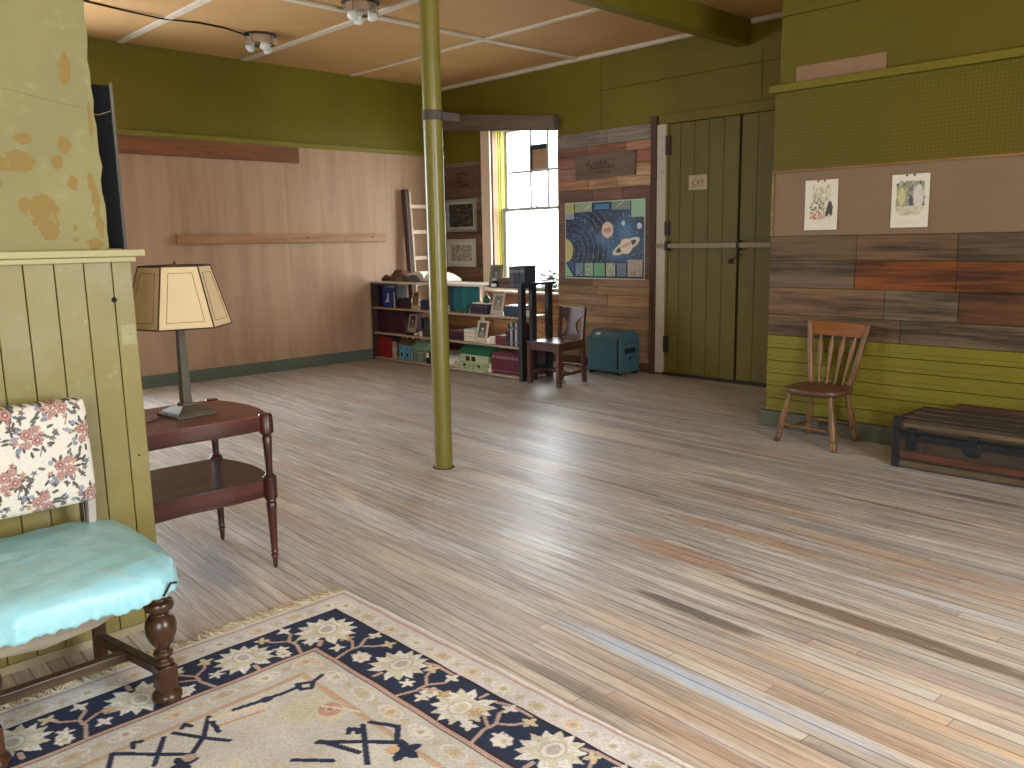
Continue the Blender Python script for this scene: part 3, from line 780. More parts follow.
# the plaster's broken end edge
zs_ = np.linspace(1.47, H, 46); ex = [XPP+random.uniform(-.008, .004)+(.008 if z_ < 1.9 else 0) for z_ in zs_]
poly = [(XL, 1.47)]+[(e, z_) for e, z_ in zip(ex, zs_)]+[(XL, H)]
g.prism(poly, 'y', yy0, YP+.14)
wl = S(g.build('wall_left', plaster_m))
G().box(XL, XP-.01, YP+.03, YP+.14, 0, 1.47).build('wall_core', olive_m, wl)
straw_m = NB('straw yellow wainscot paint'); v = straw_m.coords()
n1 = straw_m.noise(straw_m.mapv(v, (6, 6, .8)), 1., 5, .6); n2 = straw_m.noise(v, 20, 6, .7)
x, y, z = straw_m.sep(v)
c = straw_m.mix(straw_m.math('MULTIPLY', straw_m.step(n1, .3, .75), .45), rgb(134, 121, 64), rgb(126, 110, 44))
c = straw_m.mix(straw_m.math('MULTIPLY', straw_m.step(straw_m.noise(v, 3.1, 5, .6), .42, .7), .5), c, rgb(146, 138, 104))
c = straw_m.mix(straw_m.math('MULTIPLY', straw_m.step(n2, .62, .72), .4), c, rgb(180, 172, 122))
straw = straw_m.bsdf(c, .42, 0., .4, bump=n1, bstr=.12, bdist=.004)
seams = [.455, .55, .645, .742, .838, .937, 1.036, 1.133]
e = [-.2]+seams+[XP]
g = G(); g.box(XL, -.202, YP, YP+.03, .03, 1.452)
for k in range(len(e)-1):
    g.box(e[k]+.0016, e[k+1]-.0016, YP, YP+.03, .03, 1.452)
g.build('wainscot_board', straw, wl, bevel=.0025)
G().lathe([(.010, 0), (.010, .002)], (1.13, YP-.0015, 1.311), 12, Matrix.Rotation(PI/2, 4, 'X')).lathe([(.004, 0), (.004, .002)], (1.167, YP-.0005, .708), 8, Matrix.Rotation(PI/2, 4, 'X')).build('knot_hole', plain('dark hole', rgb(20, 18, 12), .9), wl)
G().box(1.145, 1.198, YP-.0012, YP-.0002, 1.14, 1.215).build('worn_patch', paint('rubbed patch', rgb(170, 162, 120), .7, .6, rgb(110, 102, 70), .8, 12.), wl)
cap_m = paint('pale cap paint', rgb(168, 160, 112), .45, .25)
g = G(); g.prism([(YP-.035, 1.470), (YP-.035, 1.495), (YP+.19, 1.495), (YP+.19, 1.470)], 'x', XL, XP+.042)
g.prism([(YP-.022, 1.450), (YP-.022, 1.469), (YP+.0, 1.469), (YP+.0, 1.450)], 'x', XL, XP+.012)
trim(g, cap_m, .003)
g = G(); g.box(XL, XP-.03, YP-.004, YP+.03, 0, .03)
S(g.build('baseboard_left', paint('pale scuffed base', rgb(168, 156, 124), .6, .4, rgb(110, 96, 70), .8, 8.), None))

# black framed board on the cap at the wall end
t = T('framed_board', 'black board with thin worn frame edge standing on the wainscot cap at the wall end', 'board', (1.19, YP+.165, 1.496))
G().box(-.28, .048, -.012, .012, 0.004, .612).build('board_panel', paint('black board paint', rgb(20, 20, 20), .85, .4, None, 0., 1.7, .15), t, bevel=.002)
g = G(); g.box(.049, .060, -.018, .016, 0, .62, rgb(96, 86, 70)).box(-.045, -.038, -.016, -.0125, .0, .56, rgb(120, 112, 92))
g.build('frame_edge', grain('worn edge wood', (.5, .5, .5), rgb(110, 100, 90), 2, use_attr=True), t)
g = G(); g.tube([(.70, YP+.026, 2.06), (.833, YP+.026, 2.045), (1.0, YP+.026, 2.015), (1.12, YP+.026, 1.998), (1.145, YP+.10, 1.992), (1.19, YP+.148, 1.997), (1.235, YP+.148, 2.015)], .0016, 6)
tag(g.build('string', plain('pale string', rgb(150, 140, 106), .8), None, smooth=True), 'thin pale string looped across the black board from the plaster wall', 'string')

# ------------------------------------------------------------------ hidden walls of the hall
g = G()
RW = [(-2.7, -1.2, .6, 3.1), (1.5, 3.1, .6, 3.1)]
xs_ = [XL]+[q for w_ in RW for q in w_[:2]]+[XC+.02]
for k in range(0, len(xs_), 2): g.box(xs_[k], xs_[k+1], YR-.2, YR, 0, H)
for w_ in RW: g.box(w_[0], w_[1], YR-.2, YR, 0, w_[2]).box(w_[0], w_[1], YR-.2, YR, w_[3], H)
pale_wall = paint('pale cream wall paint', rgb(214, 206, 186), .7, .2)  # unseen walls, made pale to bounce more daylight into the room
S(g.build('wall_rear', pale_wall))
S(G().box(XL-.2, XL, YR-.2, YB+.25, 0, H).build('wall_side', pale_wall))
wn_ = 2
for (x0, x1, z0, z1, yy_) in (RW[0]+(YR-.12,), RW[1]+(YR-.12,), (WB[0], WB[1], WB[2], WB[3], YB+.12)):
    t = T('window_%d' % wn_, '', '', ((x0+x1)/2, yy_, z0)); S(t); wn_ += 1
    for k in ('label', 'category'): del t[k]
    w = (x1-x0)/2; h = z1-z0
    g = G(); g.box(-w, -w+.06, -.02, .02, 0, h).box(w-.06, w, -.02, .02, 0, h).box(-w+.06, w-.06, -.02, .02, 0, .06).box(-w+.06, w-.06, -.02, .02, h-.06, h).box(-w+.06, w-.06, -.02, .02, h/2-.025, h/2+.025)
    g.build('window_frame', frame_m, t)
    G().box(-w+.06, w-.06, -.002, .002, .06, h-.06).build('window_glass', glass_m, t)

# portals so that the daylight through each opening is sampled well
def portal(name, loc, rot, sx, sy):
    l = bpy.data.lights.new(name, 'AREA'); l.shape = 'RECTANGLE'; l.size = sx; l.size_y = sy
    l.cycles.is_portal = True
    o = bpy.data.objects.new(name, l); COL.objects.link(o); o.location = loc; o.rotation_euler = rot
    return o
portal('portal_window', (XW+.28, (W1[0]+W1[1])/2, (W1[2]+W1[3])/2), (0, PI/2, 0), W1[3]-W1[2], W1[1]-W1[0])
for w_ in RW: portal('portal_rear', ((w_[0]+w_[1])/2, YR-.18, (w_[2]+w_[3])/2), (PI/2, 0, 0), w_[1]-w_[0], w_[3]-w_[2])
portal('portal_back', ((WB[0]+WB[1])/2, YB+.22, (WB[2]+WB[3])/2), (-PI/2, 0, 0), WB[1]-WB[0], WB[3]-WB[2])

# shrub outside the window
shrub = T('shrub', 'pale leafy shrub outside the lower part of the window', 'shrub', (9.0, 8.35, 0))
g = G()
for k in range(9):
    a = random.uniform(0, 6.28); r_ = random.uniform(.05, .35)
    g.tube([(0, 0, 0), (r_*.5*math.cos(a), r_*.5*math.sin(a), .5), (r_*math.cos(a), r_*math.sin(a), random.uniform(.75, .98))], .008, 6)
g.build('stem', plain('dark stem', rgb(52, 48, 42), .8), shrub)
g = G()
for k in range(1100):
    a = random.uniform(0, 6.28); r_ = abs(random.gauss(0, .34)); zz_ = random.uniform(.45, 1.10-.35*r_)
    m4 = Matrix.Translation((r_*math.cos(a), r_*math.sin(a), zz_)) @ Matrix.Rotation(random.uniform(0, 6.28), 4, 'Z') @ Matrix.Rotation(random.uniform(-1, 1), 4, 'X')
    ps = [(-.045, 0, 0), (0, -.02, .004), (.05, 0, 0), (0, .02, .004)]
    g.add([tuple(m4 @ Vector(p)) for p in ps], [(0, 1, 2, 3)])
fo = g.build('foliage', plain('dark leaf', rgb(44, 52, 44), .7), shrub); fo['kind'] = 'stuff'
S(G().box(XW+.3, 40, -20, 40, -.2, -.02).build('ground', plain('pale ground', rgb(170, 166, 150), .9)))
#@@PART2
# ================================================================== rug
random.seed(21)
us = np.concatenate([np.arange(0, 1.6, .0042), np.linspace(1.6, 2.5, 40)])       # s: away from the long edge
vs = np.concatenate([np.arange(0, 2.05, .0042), np.linspace(2.05, 3.5, 50)])     # t: away from the fringed edge
IV = rgb(216, 210, 204); IV2 = rgb(196, 182, 152); NAVY = rgb(54, 62, 82); PINK = rgb(196, 168, 154); CRM = rgb(230, 224, 212); SAGE = rgb(192, 180, 136); GREY = rgb(186, 178, 162); GOLD = rgb(206, 178, 140)
cv = Cv(us, vs, rgb(208, 204, 192))
W_, L_ = 2.5, 3.5
def frame_band(a, b_, col):
    d = np.minimum(np.minimum(cv.X, W_-cv.X), np.minimum(cv.Y, L_-cv.Y)); cv.put((d >= a) & (d < b_), col)
frame_band(0, .14, IV); frame_band(.018, .03, PINK); frame_band(.0, .012, CRM)
for k in range(44):          # faint cartouches in the outer and inner ivory bands
    for band in (.085, .438):
        p = .14+k*.158
        for (cx, cy, sd) in ((band, p, 0), (p, band, 1)):
            if min(cx, cy) >= band-.01:
                col_ = [rgb(228, 222, 208), rgb(206, 192, 166), rgb(224, 206, 178)][k % 3]
                a_, b_ = (.026, .050) if sd == 0 else (.050, .026)
                cv.star(cx, cy, .022, .040, 6, col_, .3*k, 1.); cv.ring(cx, cy, a_, b_, .004, rgb(230, 224, 212)); cv.ell(cx, cy, .012, .012, IV2)
                q_ = (cx, cy+.079) if sd == 0 else (cx+.079, cy)
                cv.star(q_[0], q_[1], .008, .022, 4, rgb(206, 190, 162), k)
frame_band(.128, .136, rgb(60, 44, 40)); frame_band(.136, .358, NAVY)
frame_band(.358, .366, rgb(70, 46, 44)); frame_band(.366, .384, PINK); frame_band(.384, .39, rgb(84, 60, 56))
for k in range(60):          # inner ivory guard keeps its cartouches
    pass
frame_band(.50, .512, PINK); frame_band(.512, .522, GOLD)
fm = (np.minimum(np.minimum(cv.X, W_-cv.X), np.minimum(cv.Y, L_-cv.Y)) >= .39) & (np.minimum(cv.X, cv.Y) < .50)
def P2(side, p, q):          # side 0 runs along the long edge (t), side 1 along the fringed edge (s)
    return (q, p) if side == 0 else (p, q)
def palmette(side, p, q, ph, sc=1.):
    cx, cy = P2(side, p, q)
    ax = ph                                   # direction in which the flower opens
    PC = [rgb(232, 228, 218), rgb(218, 212, 190)]
    for ring_, (rr, la, lb, n_, sp) in enumerate(((.073, .043, .0165, 13, 2.65), (.052, .034, .015, 9, 2.2))):
        for k in range(n_):
            a = ax-sp+2*sp*k/(n_-1)
            x_, y_ = cx+rr*sc*math.cos(a), cy+rr*sc*math.sin(a)
            tip = (cx+(rr+la*.92)*sc*math.cos(a), cy+(rr+la*.92)*sc*math.sin(a))
            nx_, ny_ = -math.sin(a)*lb*sc, math.cos(a)*lb*sc
            b0 = (cx+(rr-la*.7)*sc*math.cos(a), cy+(rr-la*.7)*sc*math.sin(a))
            cv.poly([(b0[0]-nx_, b0[1]-ny_), (x_-nx_*1.25, y_-ny_*1.25), tip, (x_+nx_*1.25, y_+ny_*1.25), (b0[0]+nx_, b0[1]+ny_)], PC[(k+ring_) % 2])
            cv.line([b0, (x_, y_)], .0045, rgb(196, 188, 156))
    cv.ell(cx, cy, .052*sc, .052*sc, PC[1])
    ox, oy = cx+.012*math.cos(ax), cy+.012*math.sin(ax)
    cv.ell(ox, oy, .046*sc, .038*sc, rgb(196, 188, 156), ax); cv.ell(ox, oy, .041*sc, .033*sc, PC[0], ax); cv.ell(ox, oy, .027*sc, .020*sc, [rgb(216, 208, 182), rgb(196, 192, 180)][int(ph*10) % 2], ax)
    cv.line([(cx-.075*sc*math.cos(ax), cy-.075*sc*math.sin(ax)), (cx-.105*sc*math.cos(ax), cy-.105*sc*math.sin(ax))], .016, PINK)
def rosette(side, p, q, r=.038):
    cx, cy = P2(side, p, q); cv.star(cx, cy, r*.75, r, 7, CRM); cv.ell(cx, cy, r*.4, r*.4, rgb(198, 186, 158)); cv.ring(cx, cy, r*.45, r*.45, .004, rgb(232, 226, 208))
def stem(side, p, fl_=1):
    def Q(pp, qq): return P2(side, p+fl_*pp, qq)
    cv.line([Q(-.02, .362), Q(.0, .30), Q(-.005, .25), Q(.03, .20), Q(.025, .165)], .013, PINK); cv.line([Q(0, .28), Q(.055, .245), Q(.085, .25)], .011, PINK); cv.line([Q(-.005, .25), Q(-.05, .215), Q(-.07, .175)], .011, PINK)
    for (a_, b_, cc, n_) in ((.025, .16, CRM, 4), (.09, .25, GOLD, 5), (-.075, .17, rgb(214, 196, 160), 4), (.05, .315, CRM, 4), (-.06, .29, CRM, 5)):
        x_, y_ = Q(a_, b_); cv.star(x_, y_, .010, .032, n_, cc, random.uniform(0, 2)); cv.ell(x_, y_, .014, .014, cc)
for k in range(9):
    p = .703+.372*k
    if p < L_-.2: palmette(0, p, .240+(.012 if k % 2 else -.004), PI if k % 2 == 0 else (0. if k % 4 == 1 else PI*.8))
    rosette(0, p-.145, .295 if k % 2 == 0 else .275)
    stem(0, p-.225 if k % 2 == 0 else p-.19, 1 if k % 2 else -1)
    cv.line([P2(0, p+.06, .16), P2(0, p+.1, .145), P2(0, p+.2, .142)], .014, PINK)
    p = .60+.375*k
    if p < W_-.2: palmette(1, p, .258-.012*(k % 3), -PI/2 if k % 2 == 0 else PI/2)
    rosette(1, p-.118, .33, .03)
    stem(1, p-.19, 1 if k % 2 else -1)
palmette(0, .28, .27, -2.35, 1.1)
# navy drawn figures in the field (s, t)
def nav(pts, w=.017): cv.line(pts, w, NAVY)
# field tint patches and pale flowers first
for (cx, cy, rx, ry, cc) in ((.62, .72, .10, .09, (216, 210, 186)), (.58, .80, .05, .05, (222, 212, 186)), (.85, 1.05, .16, .1, (212, 202, 178)), (1.0, .9, .14, .1, (216, 208, 186)), (.75, 1.4, .14, .14, (212, 200, 172)), (1.1, 1.3, .2, .2, (208, 198, 172)), (.6, 1.5, .06, .1, (212, 190, 150))):
    cv.star(cx, cy, min(rx, ry)*.8, max(rx, ry), 9, rgb(*cc), .4)
cv.ring(.565, .775, .028, .028, .012, rgb(206, 160, 142)); cv.ell(.565, .775, .012, .012, rgb(198, 132, 118))
cv.line([(.62, .66), (.50, .86)], .012, rgb(222, 214, 190)); cv.line([(.68, .80), (.53, .70)], .010, rgb(222, 214, 190))
def figure(ox, oy, mir=False):
    def m(p): 
        dx, dy = p
        if mir: dx, dy = dy*.95, dx*1.05
        return (ox+dx, oy+dy)
    A = [[(.543, .928), (.646, 1.10)], [(.693, .906), (.525, 1.08), (.471, 1.015), (.517, .931)], [(.683, .906), (.654, .99), (.635, 1.04)], [(.60, .935), (.585, .915), (.57, .935), (.58, .955)]]
    for l in A: nav([m((a_-.58, b_-1.0)) for a_, b_ in l], .019)
figure(.58, 1.0)
for l in ([(.467, .567), (.512, .582)], [(.512, .582), (.545, .565), (.559, .556), (.565, .595), (.535, .612), (.512, .582)], [(.559, .575), (.687, .569)], [(.687, .569), (.788, .553)],
          [(.864, .53), (.92, .62), (.988, .688), (1.155, .514)], [(1.012, .542), (1.087, .658)], [(.981, .538), (.876, .701)], [(.864, .53), (.876, .63)], [(1.10, .53), (1.09, .50), (1.07, .515)], [(.95, .53), (.935, .515), (.925, .54)],
          [(.71, 1.02), (.79, .93)], [(1.155, .514), (1.2, .60)]):
    nav(l)
cv.ell(.682, .569, .024, .018, NAVY); cv.star(.535, 1.13, .03, .06, 5, NAVY, .4); cv.ell(.555, 1.10, .02, .02, rgb(214, 176, 140)); cv.star(1.03, .72, .02, .05, 4, NAVY); cv.ell(1.0, .70, .02, .02, PINK)
cv.line([(.50, .62), (.50, .9)], .004, GOLD); cv.line([(.70, .60), (.86, .55)], .022, rgb(222, 210, 186)); cv.line([(.72, .625), (.86, .60)], .010, rgb(206, 160, 120))
figure(.62, 1.55); figure(.85, 1.35, True); figure(1.25, .95)
# woven mottle
cv.im *= np.array([1.17, 1.22, 1.32])
cv.im *= (1+.30*(rng.random(cv.X.shape)-.5))[..., None]
cv.im *= (1+.08*np.sin(cv.Y*9+np.sin(cv.X*23))*np.sin(cv.X*7.))[..., None]
b = NB('woven wool'); v = b.coords(); base = b.attr()
n1 = b.noise(b.mapv(v, (260, 420, 50)), 1., 3, .7); n2 = b.noise(v, 26, 4, .6)
c = b.mix(b.math('MULTIPLY', b.step(n1, .35, .7), .42), base, b.mix(1., base, (.55, .51, .46), 'MULTIPLY'))
c = b.mix(b.math('MULTIPLY', b.step(n2, .45, .7), .22), c, b.mix(1., base, (.8, .74, .64), 'MULTIPLY'))
wool_m = b.bsdf(c, .95, 0., .1, bump=n1, bstr=.6, bdist=.004)
rug = T('rug', 'cream and navy floral rug with fringed edge on the floor in front of the chair', 'rug', (1.88, 3.0, 0))
def frug(X, Y):
    ripple = .0012*np.sin(X*21+Y*8)+.0012*np.sin(Y*27)
    return (-X+.006*np.sin(Y*3.1)*(X < .02), -Y, .0095+ripple)
cv.build('rug_field', frug, wool_m, rug, back=(0, 0, -.009), flip=True)
g = G()
for k in range(620):
    s = k*2.5/620+random.uniform(-.001, .001)
    L0 = random.uniform(.040, .072)*(1.0 if s > .05 else .6); a = random.gauss(.25, .45)
    p0 = Vector((-s, -.002, .007)); p1 = p0+Vector((-math.sin(a)*L0*.5, L0*.5, random.uniform(.0, .006))); p2 = p1+Vector((-math.sin(a+random.gauss(0, .5))*L0*.5, L0*.5, -.003))
    p2.z = max(.0025, p2.z)
    cc = random.choice([rgb(206, 194, 168), rgb(190, 176, 148), rgb(220, 210, 188), rgb(176, 160, 130)])
    g.tube([p0, p1, p2], .0026, 5, tuple(1.25*q for q in cc))
fr = g.build('fringe', attr_mat('fringe yarn', .9, .1, 60, .2), rug); fr['kind'] = 'stuff'

# ================================================================== turquoise covered chair
oak = grain('dark oak', rgb(72, 46, 28), rgb(24, 14, 9), 2, .26, .5, amt=.8)
oak_x = grain('dark oak rail', rgb(92, 72, 52), rgb(48, 36, 26), 0, .4, .5, amt=.8)
pale_rail = grain('raw rail wood', rgb(150, 138, 118), rgb(100, 88, 72), 0, .6)
ch = T('upholstered_chair', 'dining chair with floral back and turquoise plastic covered seat by the wainscot', 'chair', (.710, 2.83, 0))
hx, fy, by = .255, -.165, .285        # half width, front and back leg offsets
LEG = [(.030, .0), (.046, .006), (.052, .022), (.046, .036), (.030, .043)]
def leg_front(sx):
    g = G()
    g.lathe([(.038, .0), (.046, .007), (.049, .020), (.045, .032), (.034, .042), (.028, .050)], (sx, fy, .0115), 24)
    g.box(sx-.031, sx+.031, fy-.031, fy+.031, .058, .140)
    g.lathe([(.026, .138), (.030, .146), (.030, .152), (.021, .160), (.020, .166), (.029, .174), (.032, .182), (.028, .190), (.020, .196), (.024, .206), (.038, .226), (.047, .252), (.050, .276), (.046, .298), (.034, .314), (.026, .320),
             (.028, .326), (.044, .336), (.048, .350), (.044, .362), (.030, .370), (.030, .43)], (sx, fy, 0), 28)
    return g.build('leg', oak, ch, smooth=True, bevel=.002)
leg_front(-hx); leg_front(hx)
def leg_back(sx):
    g = G()
    g.rod((sx*.80, by, 0), (sx*.83, by, .42), .038, .040); g.rod((sx*.83, by, .42), (sx*.87, by+.035, .66), .032, .036)
    return g.build('leg', oak, ch, bevel=.003)
lb1 = leg_back(-hx+.01); lb2 = leg_back(hx-.01)
g = G()
g.rod((hx*.82-.006, by-.022, .45), (hx*.86-.004, by-.008, .66), .034, .026)
o = g.build('back_post', plain('grey painted post', rgb(168, 158, 150), .5), ch, bevel=.003); o['label'] = 'grey painted inner post of the chair back'
for sx in (-hx+.005, hx-.005):
    G().rod((sx, fy+.03, .115), (sx*.80, by-.02, .100), .034, .034).build('stretcher', grain('oak stretcher', rgb(64, 44, 28), rgb(30, 20, 14), 1, .4), ch, bevel=.004)
G().rod((-hx+.03, .075, .100), (hx-.035, .075, .100), .038, .034, up=(0, 0, 1)).build('stretcher', oak_x, ch, bevel=.004)
g = G(); g.prism([(-hx+.02, .36), (-.1, .345), (.05, .362), (.15, .40), (hx-.035, .425), (hx-.03, .47), (-hx+.02, .47)], 'y', fy-.055, fy-.033)
g.box(-hx-.03, -hx+.0, fy, by, .39, .47).box(hx-.05, hx-.02, fy+.03, by-.02, .41, .47).box(-hx, hx, by-.02, by+.02, .40, .47)
g.build('apron', pale_rail, ch, bevel=.003)
# cushion under its plastic cover
def sq(a, n=5.):                      # rounded square outline
    c_, s_ = math.cos(a), math.sin(a)
    return (abs(c_)**n+abs(s_)**n)**(-1/n)
def rect_cushion():
    NA, NR = 220, 28
    vs_ = []; fs_ = []
    hxs, hys = .292, .348
    cy0 = .035
    for i in range(NR):
        for k in range(NA):
            a = 2*PI*k/NA
            r = sq(a, 4.2); ux, uy = math.cos(a)*r, math.sin(a)*r
            wav = .6*math.sin(5*a+1.3)+.3*math.sin(13*a)+.25*math.sin(31*a+.5)
            t_ = (i+.02)/(NR-1)
            q = float(np.interp(t_, [0, .5, .62, .72, .80, .88, 1.], [0, .80, .915, .975, 1.0, 1.012, 1.018]))
            dz = float(np.interp(t_, [0, .3, .5, .62, .72, .80, .88, 1.], [0, .004, .014, .027, .043, .062, .086, .118]))
            hem = max(0., (t_-.72)/.28)
            z = .552-dz+.008*uy*q-hem*(.009*wav+.003*math.sin(67*a+2)+.006*math.sin(2*a))
            z += (1-hem)*(.0016*math.sin(ux*q*16+uy*q*9)*q+.0014*math.sin(uy*q*19-ux*q*6)*q)
            out = .006*wav*hem+.002*math.sin(50*a)*hem
            x_, y_ = ux*(q*hxs+out), uy*(q*hys+out)
            vs_.append((x_+.030, y_+cy0, z))
    for i in range(NR-1):
        for k in range(NA):
            fs_.append((i*NA+k, i*NA+(k+1) % NA, (i+1)*NA+(k+1) % NA, (i+1)*NA+k))
    fs_.append(tuple(range(NA))[::-1])
    return G().add(vs_, fs_)
b = NB('turquoise plastic sheet'); v = b.coords()
n1 = b.noise(b.mapv(v, (7, 14, 7)), 1., 5, .55, 1.2); n2 = b.noise(v, 34, 5, .6, .6)
c = b.mix(b.step(n1, .35, .7), rgb(146, 204, 216), rgb(164, 212, 220))
hgt = b.math('ADD', n1, b.math('MULTIPLY', n2, .35))
plastic_m = b.bsdf(c, .34, 0., .45, bump=hgt, bstr=.35, bdist=.012, Coat_Weight=.1, Coat_Roughness=.25)
cu = rect_cushion().build('seat_cover', plastic_m, ch, smooth=True); cu['label'] = 'turquoise plastic sheet over the seat'
m = cu.modifiers.new('thick', 'SOLIDIFY'); m.thickness = .002
g = G(); g.tube([(hx+.012, fy-.134, .462), (hx-.010, fy-.143, .468), (hx-.038, fy-.152, .436)], .004, 6); g.build('tear', plain('dark slit', rgb(50, 36, 28), .8), ch)
# floral back pad
bw0, bw1 = -.278, .233
us = np.linspace(0, bw1-bw0, 190); vs = np.linspace(0, .365, 156)
cv = Cv(us, vs, rgb(218, 212, 198))
ROSE = [rgb(126, 82, 82), rgb(154, 112, 106), rgb(104, 64, 70), rgb(176, 140, 130), rgb(136, 96, 94)]
LEAF = [rgb(92, 86, 84), rgb(112, 104, 96), rgb(104, 110, 118), rgb(84, 78, 78)]
BLU = [rgb(150, 152, 164), rgb(134, 136, 150)]
def bouquet(cx, cy, s=1.):
    for _ in range(26):
        a = random.uniform(0, 6.28); r = random.uniform(.028, .068)*s
        x_, y_ = cx+r*math.cos(a)*1.15, cy+r*math.sin(a)*.95
        cv.ell(x_, y_, .012*s, .0045*s, random.choice(LEAF), a+random.gauss(0, .6))
    for _ in range(6):
        a = random.uniform(2.2, 4.2); r = random.uniform(.04, .06)*s
        cv.ell(cx+r*math.cos(a)*1.1, cy+r*math.sin(a), .008*s, .007*s, random.choice(BLU))
    for _ in range(5):
        a = random.uniform(0, 6.28); r = random.uniform(.03, .05)*s
        cv.star(cx+r*math.cos(a), cy+r*math.sin(a), .004*s, .011*s, 5, random.choice([ROSE[3], rgb(190, 150, 110), ROSE[1]]), a)
    for (dx, dy, rr) in ((-.012, .012, .021), (.018, -.010, .021), (-.014, -.022, .015), (.014, .026, .015)):
        x_, y_ = cx+dx*s, cy+dy*s; cc = random.choice(ROSE[:3])
        cv.star(x_, y_, rr*.8*s, rr*s, 7, cc, random.uniform(0, 1)); cv.ring(x_, y_, rr*.62*s, rr*.62*s, .004*s, ROSE[3]); cv.ell(x_, y_, rr*.34*s, rr*.34*s, ROSE[1]); cv.ell(x_+.001, y_, rr*.16*s, rr*.16*s, rgb(222, 196, 178))
    cv.line([(cx+.03*s, cy-.03*s), (cx+.02*s, cy-.065*s)], .0035, LEAF[0])
    for k in range(3): cv.star(cx+(.055+.01*k)*s, cy-(.03-.02*k)*s, .004*s, .012*s, 5, LEAF[k], k)
gx = bw1-bw0
for (wx, wz) in ((.747, .904), (.837, .785), (.665, .775), (.755, .672), (.922, .897), (.922, .668), (.837, 1.0), (.575, .90), (.575, .67), (.49, .785), (.665, 1.0)):
    bouquet(wx-.705-bw0, wz-.645, 1.02)
cv.im *= (1+.10*(rng.random(cv.X.shape)-.5))[..., None]
def fback(X, Y):
    u = 2*X/gx-1; w_ = 2*Y/.365-1
    e = np.clip(1-np.abs(u)**5, 0, 1)*np.clip(1-np.abs(w_)**5, 0, 1)
    cr = 1-.035*np.clip(np.abs(u)-.8, 0, 1)*5*np.clip(np.abs(w_)-.8, 0, 1)*5*.6
    return (bw0+gx/2+u*gx/2*cr, .262-.036*np.sqrt(e)+.055*(Y/.365)*.5-.012*0+.0*X, .622+.1825+w_*.1825*cr)
pad = cv.build('back_pad', fback, attr_mat('tapestry fabric', .9, .1, 120, .18, .15), ch, back=(0, .036, 0))
pad['label'] = 'cream floral tapestry back pad'

# ================================================================== two tier table
maho = grain('mahogany', rgb(92, 46, 38), rgb(44, 22, 20), 0, .28, .5, amt=.85)
maho_z = grain('mahogany leg', rgb(84, 42, 34), rgb(40, 20, 18), 2, .28, .5, amt=.85)
worn = grain('worn mahogany top', rgb(122, 74, 62), rgb(78, 40, 36), 0, .30, .5, amt=.8)
dull = grain('dark shelf top', rgb(66, 50, 46), rgb(40, 28, 26), 0, .22, .5, amt=.8)
tb = T('side_table', 'two tier dark mahogany side table with turned legs behind the wainscot', 'table', (1.42, 3.76, 0))
lx, ly = .394, .275
def outline(grow, n=18):
    """serpentine front and back, bowed ends"""
    ps = []
    X0, Y0 = lx+grow, ly+grow
    for k in range(n+1):
        f = k/n; ps.append((-X0+2*X0*f, -Y0+.016*math.sin(f*PI)**2*math.cos((f-.5)*2*PI*1.)*1.0-.008*math.sin(f*PI)))
    for k in range(1, n):
        f = k/n; ps.append((X0+.058*math.sin(f*PI)**.85, -Y0+2*Y0*f))
    for k in range(n+1):
        f = k/n; ps.append((X0-2*X0*f, Y0+.012*math.sin(f*PI)))
    for k in range(1, n):
        f = k/n; ps.append((-X0-.058*math.sin(f*PI)**.85, Y0-2*Y0*f))
    return ps
def tier(nm, z0, z1, topm, grow=0.0):
    o = G().prism(outline(grow), 'z', z0, z1-.006).build(nm, maho, tb, bevel=.003)
    G().prism(outline(grow+.006), 'z', z1-.006, z1).build(nm+'_surface', topm, o, bevel=.002)
    g = G(); ol = outline(grow+.003); g.tube([(p[0], p[1], z0+.006) for p in ol]+[(ol[0][0], ol[0][1], z0+.006)], .005, 6)
    g.build('bead_moulding', maho, o, smooth=True)
    return o
tier('tabletop', .665, .738, worn, .0); tier('lower_shelf', .350, .437, dull, -.005)
for sx in (-lx, lx):
    for sy in (-ly, ly):
        g = G()
        g.lathe([(.026, .650), (.032, .655), (.032, .738), (.027, .743)], (sx, sy, 0), 16)
        g.lathe([(.020, .437), (.026, .445), (.022, .456), (.016, .462), (.0165, .50), (.020, .58), (.0225, .632), (.018, .64), (.024, .648), (.024, .66)], (sx, sy, 0), 16)
        g.lathe([(.022, .338), (.0315, .344), (.0315, .446), (.024, .452)], (sx, sy, 0), 16)
        g.lathe([(.006, 0), (.010, .008), (.013, .05), (.013, .056), (.018, .060), (.018, .066), (.014, .070), (.0145, .078), (.018, .082), (.015, .09), (.0175, .16), (.023, .29), (.0245, .318), (.019, .325), (.025, .332), (.023, .340)], (sx, sy, 0), 16)
        g.build('leg', maho_z, tb, smooth=True)

# ================================================================== lamp
bronze = paint('verdigris bronze', rgb(84, 78, 64), .45, .5, rgb(84, 92, 82), .7, 9., .5)
ang = math.atan2(-3.76, -1.57)
lamp = T('table_lamp', 'table lamp with cream six panel shade and bronze column on the side table', 'lamp', (1.572, 3.77, .7385), ang+math.radians(8))
rot = Matrix.Rotation(math.radians(20), 4, 'Z')
def ring4(h): return [(-h, -h), (h, -h), (h, h), (-h, h)]
g = G()
def frus(h0, z0, h1, z1):
    p = [rot @ Vector((x_, y_, z0)) for x_, y_ in ring4(h0)]+[rot @ Vector((x_, y_, z1)) for x_, y_ in ring4(h1)]
    g.hexa([tuple(q) for q in p])
frus(.095, 0, .095, .012); frus(.088, .012, .080, .022); frus(.080, .022, .035, .045); frus(.030, .045, .027, .058)
g.build('base', bronze, lamp, bevel=.002)
g = G(); frus(.021, .058, .015, .40); frus(.020, .40, .020, .412)
g.build('column', bronze, lamp, bevel=.003)
